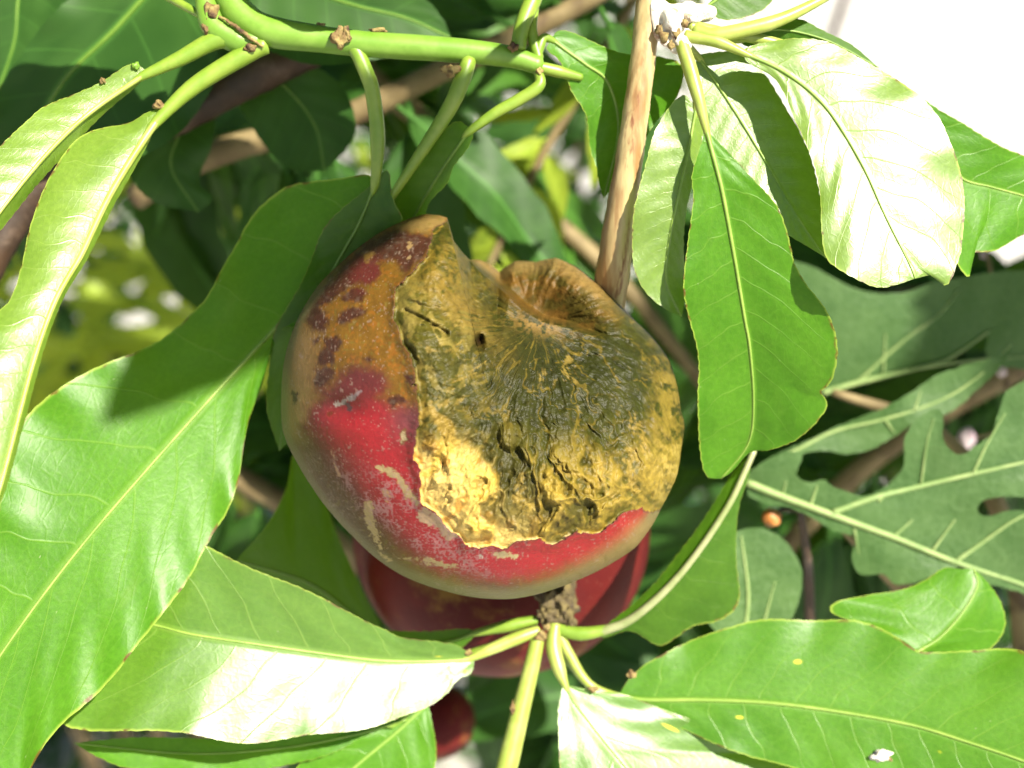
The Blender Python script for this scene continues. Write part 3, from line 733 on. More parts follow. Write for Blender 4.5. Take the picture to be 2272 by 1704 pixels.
# dark narrow leaf tucked behind the fruit's left side
leaf(shoot, [(837,395,18),(800,490,-20),(745,590,-70),(680,720,-120),(640,860,-160),(620,1000,-190)],
     [(813,419),(760,465),(718,510),(692,565),(673,613),(640,680),(612,735),(597,800),(590,900)], [(858,378),(865,400),(868,430),(885,465),(896,488),(870,560),(800,680),(740,800),(690,930)],
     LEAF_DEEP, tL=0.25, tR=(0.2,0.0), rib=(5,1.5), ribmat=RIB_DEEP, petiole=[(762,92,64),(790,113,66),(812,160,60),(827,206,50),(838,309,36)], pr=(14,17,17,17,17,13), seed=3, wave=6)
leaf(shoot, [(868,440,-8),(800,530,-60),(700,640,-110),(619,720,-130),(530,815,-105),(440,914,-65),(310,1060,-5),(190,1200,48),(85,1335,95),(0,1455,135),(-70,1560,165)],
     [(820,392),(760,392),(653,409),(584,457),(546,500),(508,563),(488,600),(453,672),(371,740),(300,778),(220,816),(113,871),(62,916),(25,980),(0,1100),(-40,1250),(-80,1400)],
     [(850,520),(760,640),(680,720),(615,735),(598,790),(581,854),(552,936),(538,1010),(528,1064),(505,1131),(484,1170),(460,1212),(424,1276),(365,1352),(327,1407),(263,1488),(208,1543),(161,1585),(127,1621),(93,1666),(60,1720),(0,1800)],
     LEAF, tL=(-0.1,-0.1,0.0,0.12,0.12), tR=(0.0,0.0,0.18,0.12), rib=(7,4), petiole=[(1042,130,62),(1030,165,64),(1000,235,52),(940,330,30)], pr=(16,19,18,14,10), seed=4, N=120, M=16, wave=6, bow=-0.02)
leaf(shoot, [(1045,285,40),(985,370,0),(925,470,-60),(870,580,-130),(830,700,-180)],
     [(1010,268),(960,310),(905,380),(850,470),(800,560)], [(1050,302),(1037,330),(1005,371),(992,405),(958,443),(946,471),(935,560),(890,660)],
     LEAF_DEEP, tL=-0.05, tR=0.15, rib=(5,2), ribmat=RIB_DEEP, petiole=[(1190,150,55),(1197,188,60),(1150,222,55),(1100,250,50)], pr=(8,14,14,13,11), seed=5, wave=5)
leaf(shoot, [(1222,86,40),(1262,116,30),(1301,144,20),(1350,185,0),(1372,290,-20),(1340,440,-30)],
     [(1214,110),(1240,132),(1258,165),(1270,200),(1298,254),(1305,326),(1322,371),(1330,410)], [(1250,68),(1336,100),(1391,117),(1463,126),(1512,152),(1500,220),(1448,285),(1400,370)],
     LEAF, tL=(0.2,0.25), tR=(-0.1,0.05), rib=(5,2), petiole=[(1188,140,50),(1198,100,48),(1208,84,45)], pr=(10,12,10,8), seed=6, wave=9)
leaf(shoot, [(1215,-60,20),(1250,-150,0),(1300,-300,-30)], [(1150,-120),(1190,-250)], [(1290,-90),(1340,-210)], LEAF, rib=(6,2),
     petiole=[(1150,108,58),(1158,60,60),(1182,0,50),(1200,-40,35)], pr=(17,17,20,16,10), seed=7)
tube("leaf_stalk", shoot, [(1195,130,50),(1180,70,46),(1188,20,30)], [12,13,8], PETIOLE)
tube("leaf_stalk", shoot, [(1190,148,48),(1235,158,38),(1290,172,20)], [14,14,9], PETIOLE)

# ------------------------------------------------------------------ woody twig with its leaves
twig = thing("woody_twig", P(1360, 680, -160), "straight brown woody twig with a fan of sunlit leaves", "twig")
tube("stem", twig, [(1452,-120,100),(1440,0,95),(1428,120,85),(1408,270,60),(1385,430,15),(1366,560,-40),(1352,660,-110),(1338,760,-190),(1310,860,-260)], [28,29,28,29,31,36,38,37,32], BARK, seg=24, n=110, rough=.04)
lump("leaf_node", twig, (1482,46,105), (42,40,30), FELT, 1, .3, 4); lump("leaf_node", twig, (1535,34,100), (44,22,26), FELT, 2, .3, 4)
lump("leaf_node", twig, (1505,85,110), (30,26,24), FELT, 3, .35, 4)
for k, (x, y, r) in enumerate(((1473, 84, 10), (1500, 72, 9), (1520, 52, 7), (1488, 100, 7), (1462, 66, 8))):
    lump("bud_scale", twig, (x, y, 132), (r, r * 1.3, 7), BUD, 20 + k, .4, 2)
# broad blown-out leaf
leaf(twig, [(1650,118,128),(1740,160,134),(1830,235,145),(1910,360,160),(1965,480,172),(2020,590,180),(2030,618,180)],
     [(1660,140),(1722,180),(1766,264),(1797,339),(1815,418),(1824,506),(1835,568),(1863,598),(1912,629),(1951,642),(1990,632)], [(1665,101),(1760,88),(1860,100),(1990,180),(2074,246),(2110,308),(2132,396),(2138,528),(2128,585),(2100,634),(2070,610)],
     LEAF_BLOWN, tL=(0.1,0.14), tR=(-0.1,-0.12), rib=(6,2), petiole=[(1520,80,116),(1590,92,122)], pr=(14,14,9), pmat=PETIOLE_PALE, seed=8, N=90, M=16, wave=7, bow=0.03)
leaf(twig, [(1990,200,30),(2080,310,20),(2130,392,10),(2200,415,-5),(2290,440,-25),(2400,480,-60)],
     [(2040,215),(2090,250),(2158,286),(2230,325),(2300,365)], [(2010,330),(2080,480),(2112,560),(2130,600),(2150,618),(2150,565),(2206,554),(2272,519),(2350,490)],
     LEAF, tL=0.02, tR=(0.1,0.2), rib=(5,2), petiole=[(1560,70,100),(1700,90,90),(1860,140,60)], pr=(12,12,9,7), pmat=PETIOLE_PALE, seed=9, wave=6)
leaf(twig, [(1640,92,80),(1720,66,70),(1830,88,50),(1950,150,30)], [(1680,60),(1740,42),(1780,42),(1832,70),(1890,100)], [(1660,104),(1740,118),(1850,150)],
     LEAF_DEEP, tL=-0.4, tR=-0.4, rib=(4,1.5), petiole=[(1530,60,110),(1590,72,104),(1620,84,90)], pr=(15,15,12,8), pmat=PETIOLE_PALE, seed=10)
tube("leaf_stalk", twig, [(1540,66,112),(1580,78,118),(1652,66,122),(1740,40,118),(1860,-20,100)], [17,17,16,12,8], PETIOLE_PALE)
leaf(twig, [(1545,120,60),(1620,230,52),(1700,360,60),(1770,480,70),(1832,572,75)],
     [(1540,200),(1560,300),(1620,400),(1700,470),(1744,515),(1790,545)], [(1630,118),(1700,170),(1770,280),(1810,400),(1835,500)],
     LEAF_BLOWN, tL=0.05, tR=-0.05, rib=(5,2), petiole=[(1510,90,105)], pr=(12,10), pmat=PETIOLE_PALE, seed=11, wave=4)
leaf(twig, [(1566,285,130),(1585,355,128),(1604,431,122),(1630,572,96),(1652,704,60),(1664,774,35),(1672,895,-15),(1660,985,-60),(1600,1062,-95)],
     [(1552,330),(1538,390),(1540,440),(1522,537),(1518,627),(1528,690),(1544,774),(1547,872),(1553,939),(1557,1030),(1570,1060)],
     [(1617,339),(1674,396),(1722,453),(1744,519),(1762,583),(1793,631),(1834,685),(1851,738),(1855,785),(1845,845),(1824,870),(1838,890),(1832,918),(1780,966),(1709,997),(1664,1004),(1625,1046)],
     LEAF, tL=(0.05,0.15), tR=(0.0,0.12,0.1), rib=(7,2), petiole=[(1512,95,118),(1530,150,126),(1550,220,132)], pr=(15,17,14,9), pmat=PETIOLE_PALE, seed=12, N=110, M=15, wave=4)
leaf(twig, [(1545,235,78),(1528,330,74),(1505,430,66),(1485,530,52),(1478,620,36),(1512,702,20)],
     [(1511,215),(1450,290),(1428,383),(1405,500),(1402,590),(1432,647),(1476,684)], [(1560,300),(1540,385),(1522,470),(1518,541),(1524,640)],
     LEAF_BLOWN, tL=(0.1,0.15), tR=(-0.7,-0.5), rib=(5,2), petiole=[(1505,100,108),(1540,160,92)], pr=(12,10,7), pmat=PETIOLE_PALE, seed=13)
leaf(twig, [(1560,20,60),(1620,-20,30),(1720,-80,0),(1850,-160,-40)], [(1640,-60),(1740,-140)], [(1610,44),(1690,20),(1730,-20),(1800,-90)], LEAF_DEEP, rib=(4,2), seed=14)

# ------------------------------------------------------------------ leaf cluster below the fruit
clu = thing("leafy_spur", P(1235, 1350, -270), "short spur with a rosette of spotted leaves below the rotten fruit", "spur")
tube("stem", clu, [(1240,1240,-420),(1240,1300,-330),(1236,1350,-275),(1220,1385,-255)], [30,36,40,26], SCALE_B, seg=18, n=40, rough=.12)
for k, (x, y, rx, ry) in enumerate(((1215, 1330, 22, 26), (1256, 1345, 26, 30), (1230, 1365, 30, 18), (1262, 1372, 14, 22), (1205, 1362, 14, 18))):
    lump("bark_scale", clu, (x, y, -240), (rx, ry, 14), SCALE_B, 30 + k, .5, 3, 4)
lump("bud", clu, (1200, 1410, -228), (16, 12, 12), BUD, 36); lump("bud", clu, (1212, 1392, -225), (9, 8, 8), BUD, 37)
tube("green_stem", clu, [(1195,1410,-240),(1186,1450,-232),(1172,1510,-222),(1152,1590,-205),(1134,1665,-190),(1110,1760,-170)], [16,18,20,22,24,22], PETIOLE_PALE, seg=14, n=50)
for k, (x, y) in enumerate(((1138, 1572), (1112, 1690), (1116, 1668))):
    lump("bud", clu, (x, y, -195), (6, 16, 8), BUD, 40 + k, .4, 2)
leaf(clu, [(1052,1462,-205),(980,1467,-180),(845,1466,-135),(700,1448,-85),(560,1428,-45),(424,1407,-30),(340,1386,-45),(240,1370,-70),(110,1380,-95)],
     [(1018,1433),(975,1426),(892,1415),(845,1390),(755,1348),(691,1318),(602,1276),(522,1242),(460,1216),(380,1200),(280,1230),(180,1300)],
     [(1047,1491),(1018,1505),(989,1542),(953,1571),(899,1589),(808,1614),(700,1632),(564,1647),(424,1632),(348,1624),(276,1619),(182,1619),(131,1600),(105,1500)],
     LEAF_GLOSS, tL=(0.3,0.32,0.0,-.3), tR=(0.3,0.36,0.34,.15), rib=(6,3), petiole=[(1196,1398,-236),(1150,1415,-226),(1090,1440,-214)], pr=(11,15,13,9), pmat=PETIOLE_PALE, seed=15, N=110, M=15, wave=5)
lump("gland", clu, (1038,1448,-196), (9,7,6), BUD, 50); lump("gland", clu, (1030,1490,-190), (10,8,6), PETIOLE_PALE, 51)
leaf(clu, [(860,1420,-640),(780,1362,-600),(680,1292,-500),(525,1243,-330)], [(770,1240),(712,1090),(655,1010),(635,1085),(590,1165)], [(760,1405),(640,1335),(580,1292)], LEAF_DEEP, rib=(5,2), ribmat=RIB_DEEP, seed=23, petiole=[(1190,1400,-262),(1080,1445,-330),(960,1460,-560)], pr=(9,9,8,7))
leaf(clu, [(1062,1402,-255),(990,1425,-262),(900,1436,-268),(800,1430,-275),(700,1410,-285)], [(1030,1396),(960,1400),(880,1398),(790,1395)], [(1020,1440),(940,1470),(820,1480),(750,1450)],
     LEAF_DEEP, rib=(5,2), petiole=[(1192,1375,-250),(1130,1388,-250)], pr=(10,15,10), seed=16)
leaf(clu, [(905,1595,-260),(780,1632,-230),(620,1660,-200),(420,1672,-170),(165,1649,-140)], [(830,1600),(680,1625),(480,1640),(300,1635)], [(823,1625),(700,1685),(500,1715),(300,1705),(220,1680)],
     LEAF, tL=-0.1, tR=0.35, rib=(4,2), petiole=[(1190,1405,-258),(1100,1440,-270),(1000,1485,-275)], pr=(9,9,8,6), seed=17)
leaf(clu, [(950,1560,-300),(880,1625,-270),(790,1700,-240),(680,1800,-210)], [(880,1580),(760,1630),(660,1700)], [(957,1600),(970,1690),(940,1780),(850,1850)], LEAF, tL=.1, tR=.1, rib=(5,2),
     petiole=[(1190,1405,-262),(1090,1435,-290),(1010,1470,-310)], pr=(9,9,8,6), seed=18)
# arched leaf seen along its back
leaf(clu, [(1330,1402,-228),(1387,1382,-215),(1441,1343,-200),(1500,1285,-190),(1561,1207,-185),(1619,1117,-190),(1651,1050,-200),(1673,1000,-210)],
     [(1340,1415),(1400,1400),(1462,1436),(1500,1418),(1539,1388),(1590,1375),(1627,1352),(1642,1320),(1636,1250),(1634,1180),(1640,1120),(1660,1060)], [(1360,1374),(1415,1330),(1470,1275),(1530,1195),(1590,1105),(1630,1045)],
     LEAF_DEEP, tL=(-0.6,-0.4,-0.5), tR=-1.0, rib=(15,10), ribmat=PETIOLE_GREY, petiole=[(1222,1385,-246),(1250,1399,-238),(1290,1406,-232)], pr=(12,14,16,15), seed=19, wave=3)
leaf(clu, [(1252,1518,-190),(1275,1560,-178),(1297,1589,-170),(1331,1633,-158),(1389,1704,-135),(1470,1800,-105)],
     [(1244,1541),(1236,1584),(1242,1672),(1252,1720),(1300,1800)], [(1316,1531),(1379,1541),(1452,1565),(1573,1609),(1636,1633),(1709,1667),(1772,1704),(1780,1800)],
     LEAF_GLOSS, tL=(0.3,0.3), tR=(-0.05,-.3,-.3), rib=(4,3), petiole=[(1232,1385,-238),(1228,1433,-222),(1240,1482,-205)], pr=(13,17,16,9), pmat=PETIOLE_PALE, seed=20, M=15)
lump("gland", clu, (1316,1530,-180), (11,7,6), BUD, 52); lump("gland", clu, (1402,1496,-180), (11,9,7), BUD, 53)
leaf(clu, [(1370,1545,-225),(1433,1553,-220),(1564,1553,-205),(1714,1560,-185),(1879,1582,-160),(2024,1609,-130),(2121,1638,-100),(2272,1689,-50),(2420,1750,0)],
     [(1404,1497),(1467,1458),(1539,1415),(1612,1391),(1685,1378),(1782,1376),(1869,1371),(1927,1383),(1985,1415),(2034,1443),(2090,1444),(2150,1441),(2272,1449),(2380,1520)],
     [(1450,1590),(1560,1640),(1709,1690),(1850,1740),(2000,1790),(2200,1830)],
     LEAF_SPOT, tL=(-.2,-0.22,-.1,0.1), tR=(0.1,0.2), rib=(7,4), petiole=[(1234,1390,-245),(1262,1450,-240),(1310,1520,-230)], pr=(11,12,10,8), pmat=PETIOLE_PALE, seed=21, N=110, M=15, wave=6)
leaf(clu, [(2035,1446,-190),(2085,1415,-200),(2135,1360,-215),(2168,1300,-235),(2160,1262,-250)],
     [(1985,1420),(1920,1390),(1845,1360),(1854,1337),(1917,1323),(2005,1306),(2050,1285),(2092,1260),(2130,1262)], [(2100,1448),(2180,1448),(2225,1395),(2220,1335),(2190,1290)],
     LEAF, tL=(0.0,-0.15,-0.2), tR=(-.3,-.3), rib=(4,2), petiole=[(1236,1390,-262),(1262,1470,-268),(1400,1560,-270),(1800,1540,-250)], pr=(9,8,8,7,5), seed=22)

# ------------------------------------------------------------------ lobed fig leaves at the right
def lobed(parent, outline, holes, zf, mat, veins, name="leaf", step=26, label=None):
    ring = list(outline) + [outline[0]]; n_ = 5 * len(outline)
    o_ = spline(ring, n_)[:-1]; jit = RNG.uniform(-1.6, 1.6, o_.shape); outline = [tuple(q) for q in o_ + jit]
    holes = [[tuple(q) for q in spline(list(h) + [h[0]], 5 * len(h))[:-1]] for h in holes]
    pts = [Vector((float(x), float(y))) for x, y in outline]; n = len(pts)
    edges = [(i, (i + 1) % n) for i in range(n)]
    for h in holes:
        b = len(pts); pts += [Vector((float(x), float(y))) for x, y in h]; edges += [(b + i, b + (i + 1) % len(h)) for i in range(len(h))]
    o = np.array(outline, float); x0, y0 = o.min(0); x1, y1 = o.max(0)
    gx, gy = np.meshgrid(np.arange(x0, x1, step), np.arange(y0, y1, step))
    gx = (gx + RNG.uniform(-6, 6, gx.shape)).ravel(); gy = (gy + RNG.uniform(-6, 6, gy.shape)).ravel()
    ok = sdpoly(gx, gy, outline) < -9
    for h in holes: ok &= sdpoly(gx, gy, h) > 9
    pts += [Vector((float(a), float(b))) for a, b in zip(gx[ok], gy[ok])]
    vs, es, fs, *_ = delaunay_2d_cdt(pts, edges, [], 0, 1e-4)
    v = np.array([tuple(q) for q in vs]); F = []
    cc = np.array([v[list(f)].mean(0) for f in fs]); good = sdpoly(cc[:, 0], cc[:, 1], outline) < 0
    for h in holes: good &= sdpoly(cc[:, 0], cc[:, 1], h) > 0
    F = [tuple(f) for f, k in zip(fs, good) if k]
    vd = np.min([dline(v[:, 0], v[:, 1], q) for q, _ in veins], 0)
    z = zf(v[:, 0], v[:, 1]) + 10 * np.clip(vd / 40, 0, 1)
    W = Pn(v[:, 0], v[:, 1], z) - origin(parent)
    A = np.stack([v[:, 0] / 120, (v[:, 1] - 1000) / 120 + 3, np.zeros(len(v))], 1)
    ob = mesh_obj(name, W, F, mat, parent, attrs={'leafco': ('FLOAT_VECTOR', A)})
    if label: ob["label"] = label
    for q, r in veins:
        qa = np.array(q, float)
        tube("vein", ob, [(a, b, float(zf(np.array([a]), np.array([b]))[0]) + 4) for a, b in q], [r, r * .4], RIB_FIG, seg=8)
    return ob
def fig_mat():
    m = NT("fig_leaf")
    at = m.n("ShaderNodeAttribute", attribute_name="leafco").outputs['Vector']
    big = m.noise(at, 1.3, 4); vd = m.voro(at, 5.5, 'DISTANCE_TO_EDGE').outputs['Distance']
    c = m.mix(m.ramp(big, .3, .7), c4((0.042, 0.095, 0.026)), c4((0.07, 0.135, 0.042)))
    c = m.mix(m.math('MULTIPLY', m.math('SUBTRACT', 1.0, m.ramp(vd, 0, .07)), .35), c, c4((0.12, 0.2, 0.08)))
    m.val(m.b.inputs['Base Color'], c); m.b.inputs['Roughness'].default_value = .5; m.b.inputs['Specular IOR Level'].default_value = .3
    m.val(m.b.inputs['Normal'], m.bump(m.noise(at, 8, 3), .4, .0006))
    tr = m.n("ShaderNodeBsdfTranslucent"); tr.inputs[0].default_value = (.2, .36, .05, 1)
    mx = m.n("ShaderNodeMixShader"); mx.inputs[0].default_value = .22
    m.t.links.new(m.b.outputs[0], mx.inputs[1]); m.t.links.new(tr.outputs[0], mx.inputs[2]); m.t.links.new(mx.outputs[0], m.out.inputs[0])
    return m.m
FIG = fig_mat()
RIB_FIG = stem_mat("fig_vein", (0.17, 0.26, 0.08), (0.25, 0.33, 0.12), rough=.6, bump=.1)
def z5(pts): return [(1450 + a / 2.242, 560 + b / 2.242) for a, b in pts]
fig = thing("fig_shoot", P(2300, 1750, -1000), "lobed dull green fig leaves with pale veins and chewed edges", "fig plant")
def zf1(x, y): return -560 + (x - 1900) * 0.05 - (y - 1100) * 0.25 + 14 * np.sin(x / 70) * np.cos(y / 60)
def zf2(x, y): return -720 + (x - 1900) * 0.1 - (y - 900) * 0.1 + 12 * np.sin(x / 60 + 1) * np.cos(y / 45)
lobed(fig, z5([(462,1140),(480,1090),(560,1035),(640,1005),(740,985),(735,1040),(712,1105),(770,1142),(850,1130),(880,1160),(960,1190),(1030,1212),(1130,1180),(1200,1120),(1250,1050),(1246,930),(1310,830),(1400,778),(1440,806),(1438,920),(1490,990),(1540,1002),(1600,965),(1680,900),(1720,780),(1750,700),(1843,640),(1960,600),(2050,700),(2080,900),(2100,1200),(2120,1500),(2100,1800),(1950,1780),(1820,1690),(1640,1640),(1560,1560),(1400,1610),(1220,1655),(1150,1600),(1060,1606),(1010,1590),(988,1500),(1000,1420),(900,1385),(760,1305),(650,1262),(560,1250),(475,1210)]),
      [z5([(1610,1270),(1650,1230),(1760,1215),(1900,1225),(1950,1250),(1880,1280),(1760,1285),(1680,1310),(1625,1305)])], zf1, FIG,
      [(z5([(465,1145),(640,1215),(900,1310),(1200,1420),(1500,1540),(1843,1655),(2080,1760)]), 9), (z5([(890,1295),(1100,1220),(1300,1170),(1600,1100),(1843,1045),(2060,1000)]), 7),
       (z5([(1500,1540),(1640,1440),(1800,1330),(2000,1240)]), 5), (z5([(640,1215),(660,1140)]), 3), (z5([(780,1260),(815,1160)]), 4), (z5([(1200,1410),(1290,1330)]), 3.5), (z5([(1390,1480),(1500,1330)]), 3.5),
       (z5([(1120,1240),(1180,1180)]), 3), (z5([(1590,1100),(1660,950),(1750,800)]), 4), (z5([(1000,1380),(1020,1500)]), 3), (z5([(1330,1160),(1360,950),(1395,830)]), 3)], label="large nearest lobed leaf with a long slit")
lobed(fig, z5([(470,1100),(560,1030),(700,965),(780,930),(880,880),(1000,830),(1170,760),(1300,682),(1400,612),(1550,560),(1700,520),(1782,455),(1770,500),(1700,600),(1600,690),(1500,780),(1430,815),(1310,840),(1200,915),(1050,992),(930,1000),(850,985),(760,1000),(640,1030),(520,1110)]), [], zf2, FIG,
      [(z5([(470,1110),(700,990),(900,890),(1150,830),(1420,740),(1600,630),(1780,460)]), 5), (z5([(1150,830),(1200,900)]), 3), (z5([(1300,780),(1330,690)]), 3)], label="narrow lobe with a brown chewed margin")
def zf3(x, y): return -950 + (x - 1900) * 0.05 - (y - 800) * 0.2 + 14 * np.sin(x / 80) * np.cos(y / 70)
lobed(fig, [(1700,560),(1800,590),(1900,640),(2000,650),(2100,620),(2290,600),(2420,640),(2420,900),(2300,830),(2190,800),(2195,735),(2150,770),(2080,800),(1990,820),(1900,850),(1840,870),(1780,860),(1700,820),(1660,720)], [], zf3, FIG,
      [([(1825,872),(1900,850),(2030,818),(2100,798),(2195,735)], 7), ([(1900,850),(2000,760),(2080,700),(2130,640)], 4), ([(2030,818),(2160,800),(2300,790)], 4), ([(1960,830),(1965,740)], 3)], label="broad dark lobed leaf in shade")
lobed(fig, [(1590,1190),(1680,1170),(1740,1200),(1778,1262),(1770,1340),(1730,1400),(1640,1420),(1570,1380),(1560,1270)], [], lambda x, y: -620 + 0 * x, FIG, [([(1650,1420),(1660,1320),(1645,1190)], 5), ([(1690,1400),(1720,1290)], 3)])
tube("stem", fig, [(2300,1750,-1000),(2240,1560,-940),(2130,1420,-860),(2000,1300,-760),(1851,1150,-590)], [34,30,26,20,9], BARK_TAN, n=40)
tube("stem", fig, [(1800,1620,-1000),(1795,1300,-820),(1790,1230,-700),(1775,1130,-600)], [16,13,11,8], BARK_DARK, n=40)
tube("stem", fig, [(2300,1750,-1000),(2240,1200,-960),(2080,960,-980),(1850,870,-965)], [30,26,20,9], BARK_TAN, n=40)
tube("fruit_stalk", fig, [(1712,1148,-640),(1740,1130,-630),(1775,1135,-600)], [6,6,5], BARK_DARK)
berry = lump("dried_fruitlet", fig, (1712,1148,-640), (26,26,24), stem_mat("orange_fruitlet", (0.45,0.14,0.03), (0.5,0.22,0.06), (0.3,0.3,0.2), scale=300), 3, .08, 3)

# ------------------------------------------------------------------ leaves shared by the branches behind
def leaf_variant(k, nl=16, nw=4, aspect=0.30):
    rng = np.random.default_rng(100 + k); V = []; A = []; F = []
    bend = rng.uniform(0.1, 0.35); tw = rng.uniform(-0.5, 0.5); fold = rng.uniform(0.1, 0.35); side = rng.uniform(-0.12, 0.12)
    for i in range(nl + 1):
        u = i / nl
        wd = aspect * 0.5 * (math.sin(math.pi * u ** 0.8) ** 0.75) * (1 - 0.35 * u) + 0.002
        cx = u; cy = side * math.sin(u * math.pi); cz = -bend * u * u
        for j in range(-nw, nw + 1):
            f = j / nw; t = tw * u
            yy = f * wd * (1 + 0.05 * math.sin(u * 40 + j)); zz = fold * abs(f) * wd + 0.012 * math.sin(u * 17 + f * 3 + k)
            V.append((cx + 0.1, cy + yy * math.cos(t) - zz * math.sin(t), cz + yy * math.sin(t) + zz * math.cos(t)))
            A.append((u * 6 + k * 9, f * wd * 6.5, f))
    w_ = 2 * nw + 1
    for i in range(nl):
        for j in range(w_ - 1):
            F.append((i * w_ + j, (i + 1) * w_ + j, (i + 1) * w_ + j + 1, i * w_ + j + 1))
    # stalk
    b = len(V)
    for x in (0.0, 0.14):
        for q in range(4):
            V.append((x, 0.012 * math.cos(q * math.pi / 2), 0.012 * math.sin(q * math.pi / 2))); A.append((0, 0, 0))
    for q in range(4): F.append((b + q, b + (q + 1) % 4, b + 4 + (q + 1) % 4, b + 4 + q))
    return V, F, A
VARS = [leaf_variant(k) for k in range(6)]
def leaf_meshes(mat):
    out = []
    for V, F, A in VARS:
        me = bpy.data.meshes.new("leaf"); me.from_pydata(V, [], F); me.update()
        me.polygons.foreach_set("use_smooth", [True] * len(me.polygons))
        a = me.attributes.new("leafco", 'FLOAT_VECTOR', 'POINT'); a.data.foreach_set('vector', np.array(A, np.float32).ravel())
        me.materials.append(mat); out.append(me)
    return out
def frame_mat(base, d, nrm, size):
    d = Vector(d).normalized(); n = Vector(nrm); n = (n - d * n.dot(d)).normalized(); y = n.cross(d)
    m = Matrix((d, y, n)).transposed().to_4x4()
    return Matrix.Translation(base) @ m @ Matrix.Scale(size, 4)
LM_BACK = leaf_meshes(LEAF_BACK); LM_MID = leaf_meshes(LEAF_MID)
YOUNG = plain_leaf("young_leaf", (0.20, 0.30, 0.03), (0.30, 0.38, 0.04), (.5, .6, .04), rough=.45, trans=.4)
LM_YOUNG = leaf_meshes(YOUNG)
def put_leaf(parent, meshes, base, d, nrm, size):
    o = bpy.data.objects.new("leaf", random.choice(meshes)); COL.objects.link(o); o.parent = parent
    o.matrix_basis = Matrix.Translation(-Vector(parent.location)) @ frame_mat(base, d, nrm, size)
    return o
BACKV = -FWD
def branch(name, label, pts, r, bark, n, meshes, size=(0.055, 0.085), droop=0.5, seed=0, keep=None, cat="branch", spread=1.0):
    rng = random.Random(seed); root = thing(name, P(*pts[0]), label, cat)
    tube("stem", root, pts, r, bark, seg=12, n=40, rough=.08)
    c = spline(pts, 200); k = 0; tries = 0
    while k < n and tries < n * 6:
        tries += 1
        i = rng.randrange(0, 200); b = P(*c[i]); s = rng.choice((-1, 1))
        t = Vector(Pn(*[c[min(i + 3, 199), q] for q in range(3)]) - Pn(*[c[max(i - 3, 0), q] for q in range(3)])).normalized()
        side = t.cross(BACKV).normalized() * s
        d = t * rng.uniform(-.2, .9) + side * rng.uniform(.5, 1) * spread - Vector((0, 0, 1)) * rng.uniform(.1, droop * 2) + BACKV * rng.uniform(-.4, .3)
        nr = BACKV * rng.uniform(.4, 1) + Vector((0, 0, 1)) * rng.uniform(.2, 1) + RIGHT * rng.uniform(-.5, .5)
        sz = rng.uniform(*size)
        tip = b + d.normalized() * sz
        if keep is not None and not (keep(b) and keep(tip) and keep((b + tip) / 2)): continue
        put_leaf(root, meshes, b, d, nr, sz); k += 1
    return root
def to_px(p):
    v = Vector(p) - CAM; d = v.dot(FWD)
    if d <= 1e-4: return None
    return 1136 + v.dot(RIGHT) / d / TAN * 1136, 852 - v.dot(UP) / d / TAN * 1136, d
def clear_corner(p):                       # the open, sunlit yard and the sunny shrub show past the leaves
    q = to_px(p)
    if 60 < q[0] < 360 and 490 < q[1] < 930: return False
    return not (q[0] > 1640 and q[1] < 470)

# dark limb with large shaded leaves, close behind the green shoot
limb = thing("dark_limb", P(-60, 640, -500), "dark brown limb crossing behind the drooping leaves", "branch")
tube("stem", limb, [(-60,640,-430),(20,500,-440),(110,400,-450),(300,300,-470),(480,210,-490),(650,128,-520),(860,40,-560)], [40,42,44,44,42,40,36], BARK_DARK, seg=16, n=60, rough=.08)
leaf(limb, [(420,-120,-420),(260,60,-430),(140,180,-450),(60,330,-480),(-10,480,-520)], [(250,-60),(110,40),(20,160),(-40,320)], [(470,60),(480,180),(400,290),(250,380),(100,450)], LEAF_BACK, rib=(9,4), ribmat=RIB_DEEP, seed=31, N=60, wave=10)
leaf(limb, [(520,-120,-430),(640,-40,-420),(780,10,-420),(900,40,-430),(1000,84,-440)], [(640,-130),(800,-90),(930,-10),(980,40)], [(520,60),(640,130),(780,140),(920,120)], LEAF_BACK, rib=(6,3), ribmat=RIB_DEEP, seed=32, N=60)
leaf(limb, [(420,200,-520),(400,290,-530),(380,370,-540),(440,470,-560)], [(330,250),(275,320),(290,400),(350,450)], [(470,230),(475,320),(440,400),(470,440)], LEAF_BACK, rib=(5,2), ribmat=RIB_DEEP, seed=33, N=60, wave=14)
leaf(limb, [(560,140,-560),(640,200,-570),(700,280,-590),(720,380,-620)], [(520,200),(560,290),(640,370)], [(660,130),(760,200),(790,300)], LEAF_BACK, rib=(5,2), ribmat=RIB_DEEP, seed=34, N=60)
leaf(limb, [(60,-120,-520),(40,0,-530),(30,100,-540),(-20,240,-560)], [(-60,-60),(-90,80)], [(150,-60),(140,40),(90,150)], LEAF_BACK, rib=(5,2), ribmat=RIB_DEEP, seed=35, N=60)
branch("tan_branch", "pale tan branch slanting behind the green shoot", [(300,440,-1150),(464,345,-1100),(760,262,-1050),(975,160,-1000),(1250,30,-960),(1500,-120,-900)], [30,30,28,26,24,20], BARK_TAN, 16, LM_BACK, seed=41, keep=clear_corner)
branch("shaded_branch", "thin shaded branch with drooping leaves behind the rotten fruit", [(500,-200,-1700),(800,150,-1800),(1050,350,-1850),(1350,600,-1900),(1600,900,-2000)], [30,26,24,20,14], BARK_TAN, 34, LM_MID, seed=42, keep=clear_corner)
branch("shaded_branch", "drooping branch with dull leaves behind the dark red nectarine", [(200,900,-1600),(600,1100,-1700),(950,1350,-1800),(1350,1500,-1900),(1800,1750,-2000)], [30,26,24,20,14], BARK_TAN, 34, LM_BACK, seed=43, keep=clear_corner)
